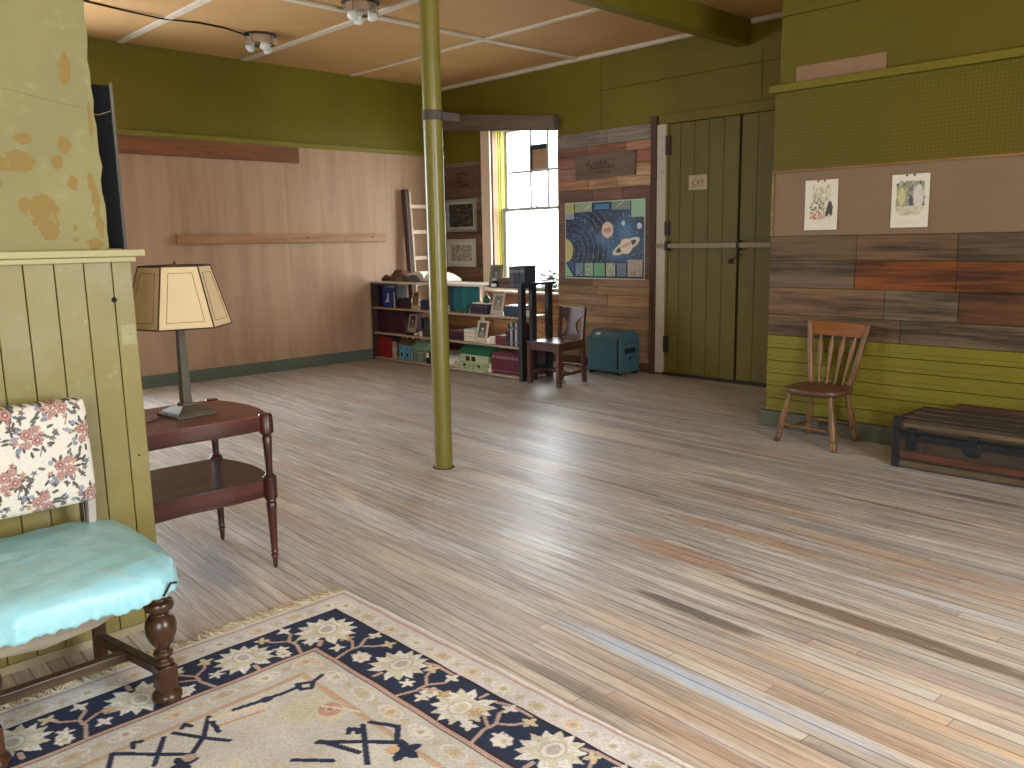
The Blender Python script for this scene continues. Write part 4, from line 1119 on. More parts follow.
g = G(); g.lathe([(.012, .412), (.012, .44), (.018, .442), (.018, .50), (.008, .51)], n=14); g.build('bulb_socket', plain('dark brass socket', rgb(96, 80, 52), .4, .7), lamp)
R0, R1, z0, z1 = .230, .152, .410, .680
def hexp(R, z, k): a = PI/6+k*PI/3; return Vector((R*math.cos(a), R*math.sin(a), z))
b = NB('parchment shade'); v = b.coords(); n1 = b.noise(v, 12, 5)
c = b.mix(b.math('MULTIPLY', b.step(n1, .35, .7), .2), rgb(238, 216, 170), rgb(220, 192, 140))
p_ = b.n('ShaderNodeBsdfPrincipled'); b.put(p_.inputs['Base Color'], c); p_.inputs['Roughness'].default_value = .7
tl = b.n('ShaderNodeBsdfTranslucent'); b.put(tl.inputs[0], c)
mx = b.n('ShaderNodeMixShader'); mx.inputs[0].default_value = .3
b.t.links.new(p_.outputs[0], mx.inputs[1]); b.t.links.new(tl.outputs[0], mx.inputs[2]); b.t.links.new(mx.outputs[0], b.out.inputs[0]); shade_m = b.m
g = G()
for k in range(6): g.add([hexp(R0, z0, k), hexp(R0, z0, k+1), hexp(R1, z1, k+1), hexp(R1, z1, k)], [(0, 1, 2, 3)])
sh = g.build('lamp_shade', shade_m, lamp); m = sh.modifiers.new('thick', 'SOLIDIFY'); m.thickness = .003
g = G(); g2 = G()
for k in range(6):
    g.tube([hexp(R0, z0, k), hexp(R1, z1, k)], .0035, 6); g.tube([hexp(R0, z0, k), hexp(R0, z0, k+1)], .0035, 6); g.tube([hexp(R1, z1, k), hexp(R1, z1, k+1)], .0045, 6)
    A, B, C_, D = hexp(R0, z0, k), hexp(R0, z0, k+1), hexp(R1, z1, k+1), hexp(R1, z1, k)
    def bil(u_, v_):
        p = A*(1-u_)*(1-v_)+B*u_*(1-v_)+C_*u_*v_+D*(1-u_)*v_
        return p+Vector((p.x, p.y, 0)).normalized()*.0022
    q = [bil(.15, .11), bil(.85, .11), bil(.80, .89), bil(.20, .89)]
    for a_, b_ in zip(q, q[1:]+q[:1]): g2.tube([a_, b_], .0011, 4)
g.build('shade_trim', plain('dark brown binding', rgb(70, 46, 30), .7), sh); g2.build('ruled_line', plain('tan ruled line', rgb(150, 112, 66), .8), sh)
g = G(); g.tube([hexp(R1, z1, 0), (0, 0, z1-.01), hexp(R1, z1, 3)], .002, 5); g.tube([hexp(R1, z1, 1), (0, 0, z1-.01), hexp(R1, z1, 4)], .002, 5); g.lathe([(.006, .50), (.006, z1+.005), (.009, z1+.01), (.003, z1+.022)], n=10)
g.build('shade_carrier', plain('brass wire', rgb(130, 104, 62), .4, .8), sh)
g = G(); g.tube([(1.50, 3.80, .745), (1.40, 3.72, .744), (1.30, 3.66, .744), (1.12, 3.64, .744)], .0035, 6)
tag(g.build('lamp_cord', plain('brown cord', rgb(50, 34, 26), .6), None, smooth=True), 'thin brown lamp cord lying across the side table top', 'cord')

# ================================================================== spindle back chair
oldw = grain('worn golden wood', rgb(132, 94, 56), rgb(66, 42, 26), 2, .4, .5, amt=.8)
seatw = grain('dark seat wood', rgb(110, 76, 52), rgb(62, 40, 28), 1, .4, .5, amt=.8)
wc = T('spindle_chair', 'small wooden spindle back chair standing against the lime clapboards', 'chair', (5.80, 2.735, 0))
def wl_(x, y): return (x-5.80, y-2.735)
def seat():
    vs_ = []; fs_ = []; NA, prof = 40, ((.0, .368), (.86, .368), (.96, .378), (1.0, .396), (.98, .412), (.9, .418), (.7, .410), (.4, .402), (.0, .400))
    for r, z in prof:
        for k in range(NA):
            a = 2*PI*k/NA; q = sq(a, 2.9)
            wy = .215+.02*(-math.cos(a))
            vs_.append((math.cos(a)*q*.222*r, math.sin(a)*q*wy*r, z))
    for i in range(len(prof)-1):
        for k in range(NA): fs_.append((i*NA+k, i*NA+(k+1) % NA, (i+1)*NA+(k+1) % NA, (i+1)*NA+k))
    return G().add(vs_, fs_)
seat().build('seat', seatw, wc, smooth=True)
legs = {}
for nm, (bx, by_), (tx, ty_) in (('fl', wl_(5.633, 2.975), (-.15, .155)), ('fr', wl_(5.578, 2.512), (-.165, -.155)), ('rr', wl_(6.012, 2.548), (.14, -.135)), ('rl', wl_(6.005, 2.912), (.14, .135))):
    a = Vector((bx, by_, .002)); c_ = Vector((tx, ty_, .376)); legs[nm] = (a, c_)
    G().bar(a, c_, [(.017, 0), (.023, .02), (.025, .14), (.019, .17), (.025, .19), (.019, .22), (.023, .30), (.025, .48), (.023, .62), (.018, .80), (.016, 1)], 14).build('leg', oldw, wc, smooth=True)
def at(nm, f): return legs[nm][0].lerp(legs[nm][1], f)
for p, q, f in (('fl', 'fr', .36), ('fl', 'rl', .27), ('fr', 'rr', .27), ('rl', 'rr', .34)):
    G().bar(at(p, f), at(q, f), [(.008, 0), (.011, .15), (.013, .5), (.011, .85), (.008, 1)], 10).build('stretcher', oldw, wc, smooth=True)
TL, TR = Vector((.228, .21, .868)), Vector((.222, -.235, .858)); BL, BR = Vector((.165, .155, .41)), Vector((.165, -.145, .41))
for a, c_ in ((BL, TL), (BR, TR)):
    G().bar(a, c_, [(.018, 0), (.023, .1), (.024, .45), (.021, .8), (.017, 1)], 12).build('back_post', oldw, wc, smooth=True)
for k in range(4):
    f = (k+1)/5
    a = BL.lerp(BR, f)+Vector((.005*math.sin(f*PI)+.004, 0, 0)); c_ = TL.lerp(TR, f)+Vector((.012*math.sin(f*PI), 0, -.085))
    g = G(); d = (c_-a)
    w_ = [(.009, 0), (.010, .25), (.016, .52), (.021, .68), (.018, .82), (.011, .92), (.009, 1)]
    g.bar(a, c_, w_, 10); g.build('spindle', oldw, wc, smooth=True)
g = G(); N_ = 12; vs_ = []; fs_ = []
for k in range(N_+1):
    f = -.03+1.06*k/N_; bow = .016*math.sin(max(0, min(1, f))*PI)
    pt = TL.lerp(TR, f)+Vector((bow, 0, .004)); pb = TL.lerp(TR, .06+f*.88)+Vector((bow-.004, 0, -.098))
    vs_ += [(pb.x-.008, pb.y, pb.z), (pb.x+.010, pb.y, pb.z), (pt.x+.010, pt.y, pt.z), (pt.x-.008, pt.y, pt.z)]
for k in range(N_):
    o_ = 4*k
    for i in range(4): fs_.append((o_+i, o_+(i+1) % 4, o_+4+(i+1) % 4, o_+4+i))
fs_ += [(3, 2, 1, 0), (4*N_, 4*N_+1, 4*N_+2, 4*N_+3)]
g.add(vs_, fs_); g.build('crest_rail', grain('amber crest rail', rgb(150, 92, 40), rgb(92, 52, 24), 1, .35, .5), wc, smooth=True, bevel=.003)

# ================================================================== steamer trunk
tk = T('steamer_trunk', 'old black and brown steamer trunk on the floor under the clapboards', 'trunk', (5.755, 1.64, 0))
canvas_m = paint('worn trunk canvas', rgb(66, 56, 46), .75, .8, rgb(30, 26, 22), 1., 3.)
b_m = paint('black trunk metal', rgb(34, 36, 38), .5, .5, rgb(74, 62, 52), .5, 8.)
slat_m = grain('worn brown slat', rgb(96, 56, 38), rgb(42, 30, 26), 1, .6, amt=1.)
hxk, hyk = .255, .445
G().box(-hxk, hxk, -hyk, hyk, .012, .238).build('body', canvas_m, tk, bevel=.008)
G().box(-hxk-.003, hxk, -hyk-.003, hyk+.003, .242, .325).build('lid', canvas_m, tk, bevel=.016)
g = G(); g.box(-hxk-.009, -hxk+.01, -hyk, hyk, .190, .236).box(-hxk-.011, -hxk+.01, -hyk, hyk, .241, .252)
g.box(-hxk, hxk, hyk-.01, hyk+.009, .196, .236)
g.build('edge_band', b_m, tk, bevel=.003)
for sy in (-hyk-.006, hyk-.05):
    for (za, zb) in ((.0, .075), (.26, .332)):
        G().box(-hxk-.010, -hxk+.06, sy, sy+.056, za, zb).build('corner_cap', b_m, tk, bevel=.010)
G().box(-hxk-.007, -hxk+.02, hyk-.036, hyk+.006, .075, .262).build('corner_strip', b_m, tk, bevel=.003)
G().box(-hxk-.012, -hxk+.01, -hyk+.02, hyk-.05, .066, .112).build('slat', slat_m, tk, bevel=.004)
G().box(-hxk-.010, -hxk+.01, -hyk+.02, hyk-.05, .012, .050).build('base_strip', paint('scuffed strip', rgb(96, 82, 64), .7, .6, rgb(36, 30, 26), 1., 9.), tk, bevel=.003)
G().box(-hxk-.006, -hxk+.01, -hyk+.02, hyk-.06, .272, .300).build('slat', grain('pale worn slat', rgb(112, 92, 66), rgb(50, 40, 32), 1, .7, amt=1.), tk, bevel=.004)
for k, xo in enumerate((-.16, .0, .15)):
    G().box(xo-.045, xo+.045, -hyk+.01, hyk-.04, .32, .335).build('slat', grain('grey lid slat', rgb(82, 72, 62), rgb(42, 36, 32), 1, .65, amt=.9), tk, bevel=.004)
G().box(.20, .245, -hyk+.01, .22, .325, .372).build('lid_cleat', slat_m, tk, bevel=.004)
for yy_ in (.325, -.36):
    g = G(); g.box(-hxk-.016, -hxk, yy_-.026, yy_+.026, .150, .275); g.prism([(yy_-.02, .125), (yy_+.02, .125), (yy_+.026, .15), (yy_-.026, .15)], 'x', -hxk-.016, -hxk)
    g.bar((-hxk-.022, yy_-.02, .235), (-hxk-.022, yy_+.02, .235), [(.008, 0), (.008, 1)], 8)
    g.build('latch', b_m, tk, bevel=.003)
g = G(); g.lathe([(.05, 0), (.052, .004), (.045, .010), (.02, .014)][::-1], (-hxk-.002, -.034, .186), 20, Matrix.Rotation(-PI/2, 4, 'Y')); g.box(-hxk-.018, -hxk, -.056, -.012, .20, .27)
g.build('lock', b_m, tk, bevel=.002)

# ================================================================== teal metal box
teal_m = paint('teal enamel', rgb(74, 110, 122), .4, .35, rgb(48, 70, 78), .4, 5., .5)
teal_d = plain('dark teal gap', rgb(22, 32, 36), .6)
bx = T('metal_box', 'teal metal box with rounded lid standing on the floor beside the door', 'box', (7.44, 5.975, 0))
dx_, w2, hb = .165, .228, .485
prof = [(-dx_, .035), (dx_, .035), (dx_, hb-.075), (dx_-.085, hb), (-dx_+.085, hb), (-dx_, hb-.075)]
G().prism(prof, 'y', -w2+.012, w2-.012).build('body', teal_m, bx, bevel=.008)
def rim(sy):
    o_ = [(x_*1.05, z_+(.006 if z_ > .1 else -.006)) for x_, z_ in prof]
    return G().prism(o_, 'y', sy-.016, sy+.016).build('end_panel', teal_m, bx, bevel=.008)
rA = rim(-w2+.004); rB = rim(w2-.004)
g = G(); g.box(-.10, .10, -w2-.0135, -w2-.011, .24, .30).box(-.02, .02, -w2-.0135, -w2-.011, .16, .20)
g.build('vent', teal_d, rA)
g = G(); g.tube([(-.07, -w2-.012, .345), (-.06, -w2-.035, .35), (.06, -w2-.035, .35), (.07, -w2-.012, .345)], .009, 8); G().lathe([(.016, 0), (.012, .02), (.004, .022)], (.06, -w2-.012, .20), 12, Matrix.Rotation(PI/2, 4, 'X')).build('knob', plain('grey handle', rgb(92, 104, 106), .4, .5), rA, smooth=True)
g.build('handle', plain('grey handle', rgb(92, 104, 106), .4, .5), rA, smooth=True)
G().box(-dx_-.006, -dx_+.004, -w2+.024, -w2+.04, .06, hb-.09).build('door_groove', teal_d, bx)
o = G().box(-dx_+.03, -dx_+.08, .06, .11, hb-.018, hb-.012).build('label_tag', plain('pale tag', rgb(200, 206, 200), .6), bx); o.rotation_euler = (0, 0, 0)
bpy.data.objects.remove(o)
g = G(); m4 = Matrix.Translation((-dx_+.045, .12, hb-.036)) @ Matrix.Rotation(-math.atan2(.075, .085), 4, 'Y')
g.box(-.018, .018, -.03, .03, 0, .003, mtx=m4); g.build('label_tag', plain('pale tag', rgb(196, 204, 200), .6), bx)
for sx in (-dx_+.03, dx_-.03):
    for sy in (-w2+.03, w2-.03):
        G().box(sx-.025, sx+.025, sy-.025, sy+.025, 0, .036).build('foot', teal_d, bx)

# ================================================================== small dark chair by the shelves
dkr = grain('dark red brown wood', rgb(84, 48, 38), rgb(44, 26, 22), 2, .3, .5, amt=.8)
dc = T('wooden_chair', 'small dark wooden chair with cut out splat standing by the bookshelf', 'chair', (6.56, 5.985, 0))
fx, rx, hy = -.255, .165, .205; hr = .165
for sy in (-hy, hy):
    g = G(); g.rod((fx, sy, 0), (fx, sy, .43), .048, .048); g.lathe([(.030, .0), (.034, .01), (.030, .03)], (fx, sy, 0), 12); g.build('leg', dkr, dc, bevel=.006)
    q_ = hr if sy > 0 else -hr; g = G(); g.rod((rx+.03, q_, 0), (rx, q_, .43), .040, .040); g.rod((rx, q_, .43), (rx+.04, q_, .80), .036, .034); g.build('leg', dkr, dc, bevel=.005)
g = G(); g.prism([(fx-.035, -hy-.03), (fx-.035, hy+.03), (rx+.005, hr+.022), (rx+.005, -hr-.022)], 'z', .435, .46); g.build('seat', grain('polished dark seat', rgb(92, 60, 48), rgb(50, 32, 26), 0, .22, .6), dc, bevel=.006)
g = G(); g.box(fx-.015, fx+.012, -hy+.02, hy-.02, .365, .435)
for sy in (-hy, hy): g.rod((fx+.02, sy*.97, .40), (rx-.01, sy*hr/hy, .40), .024, .07)
g.box(rx-.01, rx+.012, -hr*.9, hr*.9, .365, .435); g.build('apron', dkr, dc, bevel=.003)
for sy in (-hy, hy): G().rod((fx, sy, .12), (rx+.022, sy*hr/hy, .12), .022, .03).build('stretcher', dkr, dc, bevel=.003)
G().rod((.0, -hy+.01, .115), (.0, hy-.01, .115), .022, .03).build('stretcher', dkr, dc, bevel=.003)
G().rod((rx+.02, -hr, .17), (rx+.02, hr, .17), .022, .03).build('stretcher', dkr, dc, bevel=.003)
# back panel with two hand holes: solid crest, waisted splat
def bpt(y_, z_): return (rx+.045*(z_-.43)/.40, y_, z_)
ol = [(-hr+.018, .79), (hr-.018, .79), (hr-.018, .69), (.115, .675), (.070, .64), (.065, .60), (.085, .545), (.11, .50), (.13, .47), (-.13, .47), (-.11, .50), (-.085, .545), (-.065, .60), (-.070, .64), (-.115, .675), (-hr+.018, .69)]
g = G(); n_ = len(ol)
vs_ = [(bpt(*p)[0]-.009, p[0], p[1]) for p in ol]+[(bpt(*p)[0]+.009, p[0], p[1]) for p in ol]
g.add(vs_, [tuple(range(n_)), tuple(range(n_, 2*n_))[::-1]]+[(i, (i+1) % n_, n_+(i+1) % n_, n_+i) for i in range(n_)])
g.rod((rx+.002, -hr, .49), (rx+.002, hr, .49), .02, .04)
g.build('back_splat', dkr, dc, bevel=.003)

# ================================================================== black slatted stand at the end of the shelves
ebony = paint('black stand paint', rgb(30, 30, 34), .45, .4, rgb(52, 52, 58), .4, 6., .5)
st = T('slatted_stand', 'tall black stand of three upright slats at the end of the bookshelf', 'stand', (6.34, 6.335, 0))
for xo in (.0, .165, .42):
    G().box(xo-.036, xo+.036, -.026, .026, 0, 1.035).build('upright_slat', ebony, st, bevel=.004)
G().box(-.055, .475, -.055, .034, 1.035, 1.06).build('top_board', paint('black top', rgb(44, 50, 52), .3, .3, rgb(80, 88, 88), .4, 6., .5), st, bevel=.004)
G().box(.037, .128, -.014, .014, .10, .15).box(.202, .383, -.014, .014, .10, .15).build('lower_rail', ebony, st, bevel=.003)

# ================================================================== ladder in the corner behind the shelves
ld = T('wooden_ladder', 'wooden ladder with pale rungs leaning in the corner behind the bookshelf', 'ladder', (7.2, 9.0, 0))
lad_d = grain('dark ladder rail', rgb(92, 70, 62), rgb(54, 40, 36), 2, .6)
def lz(z): return -.0+.10*(z/2.2)
for sx in (-.255, .225):
    G().rod((sx, -.03, 0), (sx, lz(2.2)-.0, 2.2), .045 if sx > 0 else .06, .085, up=(0, 1, 0)).build('rail', lad_d, ld, bevel=.004)
G().rod((-.205, -.045, .0), (-.205, lz(2.17)-.015, 2.17), .02, .06, up=(0, 1, 0)).build('rail_edge', cream_m, ld)
for z_ in (.28, .62, .96, 1.30, 1.645, 1.98):
    G().rod((-.225, lz(z_)-.025, z_), (.205, lz(z_)-.025, z_), .034, .05).build('rung', cream_m, ld, bevel=.004)

# ================================================================== bookshelf
sh_w = grain('pale shelf wood', rgb(186, 164, 142), rgb(132, 110, 92), 1, .55)
bs = T('bookshelf', 'long low open bookshelf against the brown wall full of books and small things', 'bookshelf', (6.35, 7.72, 0))
ye, yl = 6.375-7.72, 9.12-7.72
SZ = [.035, .362, .690, 1.0]
TH = .022; DEP = .42
def shelf_board(y0, y1, z):
    return G().box(0, DEP, y0, y1, z-TH, z).build('shelf', sh_w, bs, bevel=.002)
for z in SZ[:3]: shelf_board(ye, yl-.02, z)
o = G().box(-.005, DEP, 6.93-7.72, yl, SZ[3], SZ[3]+.024).build('shelf', paint('highlight white board', rgb(206, 200, 190), .35, .2), bs, bevel=.003)  # white of this top is the window's reflection put into the colour
G().box(-.005, DEP, ye, 6.93-7.72-.003, SZ[3]-.028, SZ[3]-.004).build('shelf', cream_m, bs, bevel=.002)
G().box(0, DEP, yl-.02, yl, 0, SZ[3]).build('end_panel', grain('dark end panel', rgb(70, 46, 38), rgb(46, 30, 26), 2, .6), bs)
for yy_ in (7.42, 8.30):
    for z in range(3):
        G().box(DEP-.03, DEP, yy_-7.72-.022, yy_-7.72+.022, SZ[z], SZ[z+1]-TH if z < 2 else SZ[3]).build('upright', cream_m, bs)
for z in range(3):
    G().box(.02, DEP, ye, ye+.02, SZ[z], SZ[z+1]-TH if z < 2 else SZ[3]-.028).build('end_post', lad_d, bs) if z == 0 else None

def bookmat(col, r=.5):
    nm = 'cover_%02x%02x%02x' % tuple(int(255*max(0, min(1, q))**.45) for q in col)
    return bpy.data.materials.get(nm) or plain(nm, col, r, 0., .35, .25, 14.)
page_m = plain('paper pages', rgb(226, 214, 192), .8, 0., .2, .12, 60.)
XF = 6.40
def standing(label, y0, y1, z, h, d, col, group=None, x=XF, band=None):
    """book standing upright, spine to the room"""
    t = T('book', label, 'book', (x, (y0+y1)/2, z), 0, group); w = (y1-y0)/2
    g = G(); g.box(0, d, -w, -w+.004, 0, h).box(0, d, w-.004, w, 0, h).box(-.003, .004, -w, w, 0, h); cvr = g.build('cover', bookmat(col), t, bevel=.002)
    G().box(.004, d-.006, -w+.004, w-.004, .004, h-.006).build('pages', page_m, t)
    if band:
        for za, zb in ((.70, .82), (.12, .16)): G().box(-.0042, -.0028, -w+.003, w-.003, h*za, h*zb).build('spine_label', bookmat(band), t)
    return t
def lying(label, y0, y1, z, h, d, col, group=None, x=XF, rz=0., spine=True):
    t = T('book', label, 'book', (x, (y0+y1)/2, z), rz, group); w = (y1-y0)/2
    g = G(); g.box(0, d, -w, w, 0, .005).box(0, d, -w, w, h-.005, h)
    if spine: g.box(-.004, .002, -w, w, 0, h)
    else: g.box(0, d, w-.004, w, 0, h)
    g.build('cover', bookmat(col), t, bevel=.002)
    G().box(.003, d-.006, -w+.006, w-.006, .005, h-.005).build('pages', page_m, t)
    return t
def photo_card(label, y, z, w, h, x=XF, lean=14, tw=0., body=(176, 166, 146), dark=(70, 62, 56), pale=(190, 184, 172)):
    t = T('photo_card', label, 'photo', (x, y, z), math.radians(tw), 'old portrait cards on the shelves')
    us = np.linspace(0, w, 30); vs = np.linspace(0, h, 40); cv = Cv(us, vs, rgb(*body))
    cv.rect(.2*w, .8*w, .24*h, .90*h, rgb(*dark)); cv.ell(.52*w, .66*h, .11*w, .10*h, rgb(*pale)); cv.poly([(.25*w, .26*h), (.34*w, .50*h), (.5*w, .58*h), (.68*w, .50*h), (.76*w, .26*h)], rgb(*[int((a+b_)/2) for a, b_ in zip(dark, pale)])); cv.ell(.52*w, .73*h, .12*w, .05*h, rgb(*dark))
    la = math.radians(lean)
    cv.build('card', lambda X, Y: (Y*math.sin(la), w/2-X, Y*math.cos(la)+.002), attr_mat('photo print', .5, .3, 30, .08, .03), t, back=(.006, 0, 0))
    G().prism([(.003+h*.0, .0), (.012, .0), (h*math.sin(la)+.01, h*.75), (h*math.sin(la)*.8+.006, h*.75)], 'y', -.012, .012)
    g = G(); g.rod((h*.75*math.sin(la)+.006, 0, h*.72*math.cos(la)), (h*.75*math.sin(la)+.05, 0, .003), .03, .004); g.build('stand_leg', bookmat(rgb(60, 50, 44)), t)
    return t
S0, S1, S2, ST = SZ[0], SZ[1], SZ[2], SZ[3]+.024
STR = SZ[3]-.004
# --- top of the shelf
t = T('stone', 'brown lumpy stone at the left end of the bookshelf top', 'stone', (6.50, 8.66, ST))
def lump(rx_, ry_, rz_, seed, n=16, m_=10):
    r_ = random.Random(seed); ph = [r_.uniform(0, 6) for _ in range(6)]
    vs_ = []; fs_ = []
    for i in range(m_+1):
        th = PI*i/m_/2*1.0
        for k in range(n):
            a = 2*PI*k/n; q = 1+.10*math.sin(3*a+ph[0]+2*th)+.07*math.sin(5*a+ph[1]-3*th)+.05*math.sin(9*th+ph[2]+a)
            vs_.append((rx_*q*math.sin(th)*math.cos(a), ry_*q*math.sin(th)*math.sin(a), rz_*q*math.cos(th) if i < m_ else 0))
    for i in range(m_):
        for k in range(n): fs_.append((i*n+k, i*n+(k+1) % n, (i+1)*n+(k+1) % n, (i+1)*n+k))
    fs_.append(tuple(range(m_*n, m_*n+n))[::-1])
    return G().add(vs_, fs_)
lump(.13, .17, .135, 4).build('stone_body', paint('brown stone', rgb(104, 78, 60), .8, .7, rgb(60, 44, 36), .6, 20.), t, smooth=True)
o = lump(.07, .075, .07, 9).build('stone', paint('dark brown stone', rgb(74, 50, 40), .8, .6, rgb(46, 34, 30), .6, 20.), None, smooth=True); o.location = (6.47, 8.92, ST)
tag(o, 'small dark brown stone beside the lumpy one, nearest the brown wall', 'stone')
o = lump(.055, .14, .085, 15).build('stone', paint('grey stone', rgb(92, 92, 86), .7, .5, rgb(64, 64, 60), .5, 14.), None, smooth=True); o.location = (6.42, 8.31, ST)
tag(o, 'smooth grey stone lying in front of the open book', 'stone')
ob = T('open_book', 'large open book with white pages on top of the bookshelf', 'book', (6.635, 8.20, ST))
vs_ = []; fs_ = []; n_ = 40
for k in range(n_+1):
    y_ = .40-.80*k/n_; q = abs(y_)/.40
    z_ = .030+.095*math.sin(PI*min(1, q**.65))**.8*(1 if y_ > 0 else .85)
    for x_ in (-.13, .13): vs_.append((x_, y_, z_))
    for x_ in (-.13, .13): vs_.append((x_, y_, .008))
for k in range(n_):
    a = 4*k; fs_ += [(a, a+1, a+5, a+4), (a+2, a+6, a+7, a+3), (a, a+4, a+6, a+2), (a+1, a+3, a+7, a+5)]
fs_ += [(0, 2, 3, 1), (4*n_, 4*n_+1, 4*n_+3, 4*n_+2)]
G().add(vs_, fs_).build('pages', plain('white pages', rgb(236, 228, 208), .7, 0., .2, .08), ob, smooth=True)
G().box(-.14, .14, -.42, .42, 0, .008).build('cover', bookmat(rgb(80, 60, 46)), ob)
photo_card('dark mottled portrait card standing at the right of the shelf top', 6.85, STR, .20, .25, XF+.03, 10, 0, (112, 104, 94), (86, 80, 74), (140, 136, 130))
t = T('ink_bottle', 'small black bottle with white label in front of the dark portrait card', 'bottle', (6.395, 6.815, STR))
G().lathe([(.030, 0), (.036, .004), (.036, .052), (.028, .064), (.016, .068), (.016, .082)], n=18).build('bottle', plain('black glass', rgb(18, 18, 24), .15, 0., .6), t, smooth=True)
G().lathe([(.022, .080), (.022, .098), (.018, .1)], n=16).build('cap', plain('white cap', rgb(206, 206, 206), .4), t, smooth=True)
G().prism([(.037*math.cos(a), .037*math.sin(a)) for a in [PI*.75+PI*.7*k/8 for k in range(9)]]+[(.0355*math.cos(a), .0355*math.sin(a)) for a in [PI*.75+PI*.7*k/8 for k in range(8, -1, -1)]], 'z', .012, .046).build('label_paper', plain('white label', rgb(214, 216, 220), .6), t)
zz_ = STR
for k, (h, cc, nm) in enumerate(((.042, rgb(92, 66, 58), 'brown book at the bottom of the flat stack on the shelf top'), (.036, rgb(70, 52, 52), 'dark brown book in the middle of the flat stack on the shelf top'), (.034, rgb(104, 78, 66), 'light brown book at the top of the flat stack on the shelf top'))):
    lying(nm, 6.565, 6.745, zz_, h, .15, cc, 'flat stack of books on the shelf top'); zz_ += h+.001
for k, (a, cc, nm) in enumerate(((6.345, rgb(52, 58, 74), 'dark blue book at the right of three standing on the shelf top'), (6.425, rgb(36, 46, 62), 'darkest blue book in the middle of three standing on the shelf top'), (6.505, rgb(78, 70, 78), 'faded purple book at the left of three standing on the shelf top'))):
    standing(nm, a, a+.076, STR, .245-.004*k, .17, cc, 'books standing upright on the shelf top', XF+.0, rgb(104, 108, 118))
# --- upper shelf
t = T('storage_box', 'dark navy box at the left end of the upper shelf', 'box', (6.52, 9.02, S2))
G().box(-.08, .14, -.075, .075, 0, .24).build('box_body', bookmat(rgb(26, 30, 52)), t, bevel=.003); G().box(-.083, .143, -.078, .078, .2405, .275).build('lid', bookmat(rgb(20, 24, 44)), t, bevel=.003)
t = standing('bright blue book with a white mark on its cover on the upper shelf', 8.735, 8.93, S2, .255, .17, rgb(30, 56, 118), None, XF)
g = G(); g.tube([(-.005, -.02, .18), (-.005, -.018, .10), (-.005, .0, .075), (-.005, .035, .075)], .008, 6); g.tube([(-.005, -.045, .075), (-.005, .01, .10)], .006, 6); g.build('cover_mark', plain('white mark', rgb(210, 218, 232), .6), t)
standing('pale edged grey book beside the blue one on the upper shelf', 8.675, 8.70, S2, .20, .15, rgb(176, 170, 150))
standing('thin black slab added to stand for the dark gap on the upper shelf', 8.63, 8.665, S2, .28, .16, rgb(24, 18, 20))  # added black slab standing for the shade in a gap between books
lying('dark maroon book lying under another left of the small portrait card', 8.335, 8.615, S2, .07, .18, rgb(66, 30, 38), 'maroon pair on the upper shelf', XF+.01)
lying('purplish maroon book on top of another left of the small portrait card', 8.35, 8.61, S2+.071, .055, .17, rgb(50, 26, 44), 'maroon pair on the upper shelf', XF+.01)
photo_card('small portrait card between maroon and navy books on the upper shelf', 8.25, S2, .145, .225, XF-.02, 9, 0, (176, 152, 124), (74, 50, 36), (150, 120, 90))
lying('navy blue book lying left of the post on the upper shelf', 7.94, 8.155, S2, .12, .18, rgb(30, 34, 72))
lying('pale book behind the green post on the upper shelf', 7.70, 7.92, S2, .06, .18, rgb(150, 140, 120))
for k, (a, b_, cc, nm) in enumerate(((7.355, 7.43, rgb(30, 108, 112), 'lighter teal book at the right of the teal set'), (7.432, 7.505, rgb(22, 88, 96), 'dark teal book second in the teal set'), (7.507, 7.58, rgb(26, 96, 104), 'teal book third in the teal set'), (7.582, 7.66, rgb(16, 60, 76), 'deep blue green book at the left of the teal set next to the post'))):
    standing(nm, a, b_, S2, .29-.004*k, .2, cc, 'teal books standing on the upper shelf', XF+.05)
lying('flat dark green book in front of the teal set', 7.255, 7.33, S2, .066, .16, rgb(28, 66, 54))
lying('thin green book lying under the teal set edge', 7.335, 7.45, S2, .03, .045, rgb(40, 92, 66), None, XF-.005)
for k in range(5):
    a = 6.95+.057*k
    standing(['dark purple volume at the right of the short set', 'dark purple volume second from the right in the short set', 'dark purple volume in the middle of the short set', 'dark purple volume second from the left in the short set', 'dark purple volume at the left of the short set'][k], a, a+.055, S2, .112, .12, rgb(46, 34, 52), 'short set of purple volumes on the upper shelf', XF, rgb(84, 74, 92))
t = lying('white paged flat book resting on the short purple volumes', 6.93, 7.20, S2+.1125, .014, .11, rgb(206, 196, 180), None, XF+.005)
t = T('green_bottle', 'small green glass bottle standing on the purple volumes', 'bottle', (6.45, 7.01, S2+.127))
G().lathe([(.030, 0), (.040, .008), (.044, .035), (.036, .060), (.020, .072), (.016, .085), (.020, .09)], n=18).build('bottle', plain('green glass', rgb(10, 84, 46), .12, 0., .6), t, smooth=True)
G().lathe([(.014, .09), (.014, .104), (.008, .108)], n=12).build('stopper', plain('pale stopper', rgb(206, 200, 180), .5), t, smooth=True)
photo_card('tall portrait card of a standing figure on the upper shelf', 6.79, S2, .19, .245, XF-.02, 16, 0, (172, 160, 142), (120, 106, 92), (176, 168, 156))
lying('dark blue thick book lying right of the tall portrait card', 6.44, 6.675, S2, .105, .18, rgb(34, 52, 78))
lying('white paper block on the dark blue thick book', 6.42, 6.66, S2+.106, .012, .17, rgb(220, 220, 216), None, XF+.01)
lying('grey book at the far right end of the upper shelf', 6.345, 6.43, S2, .075, .16, rgb(120, 110, 108))
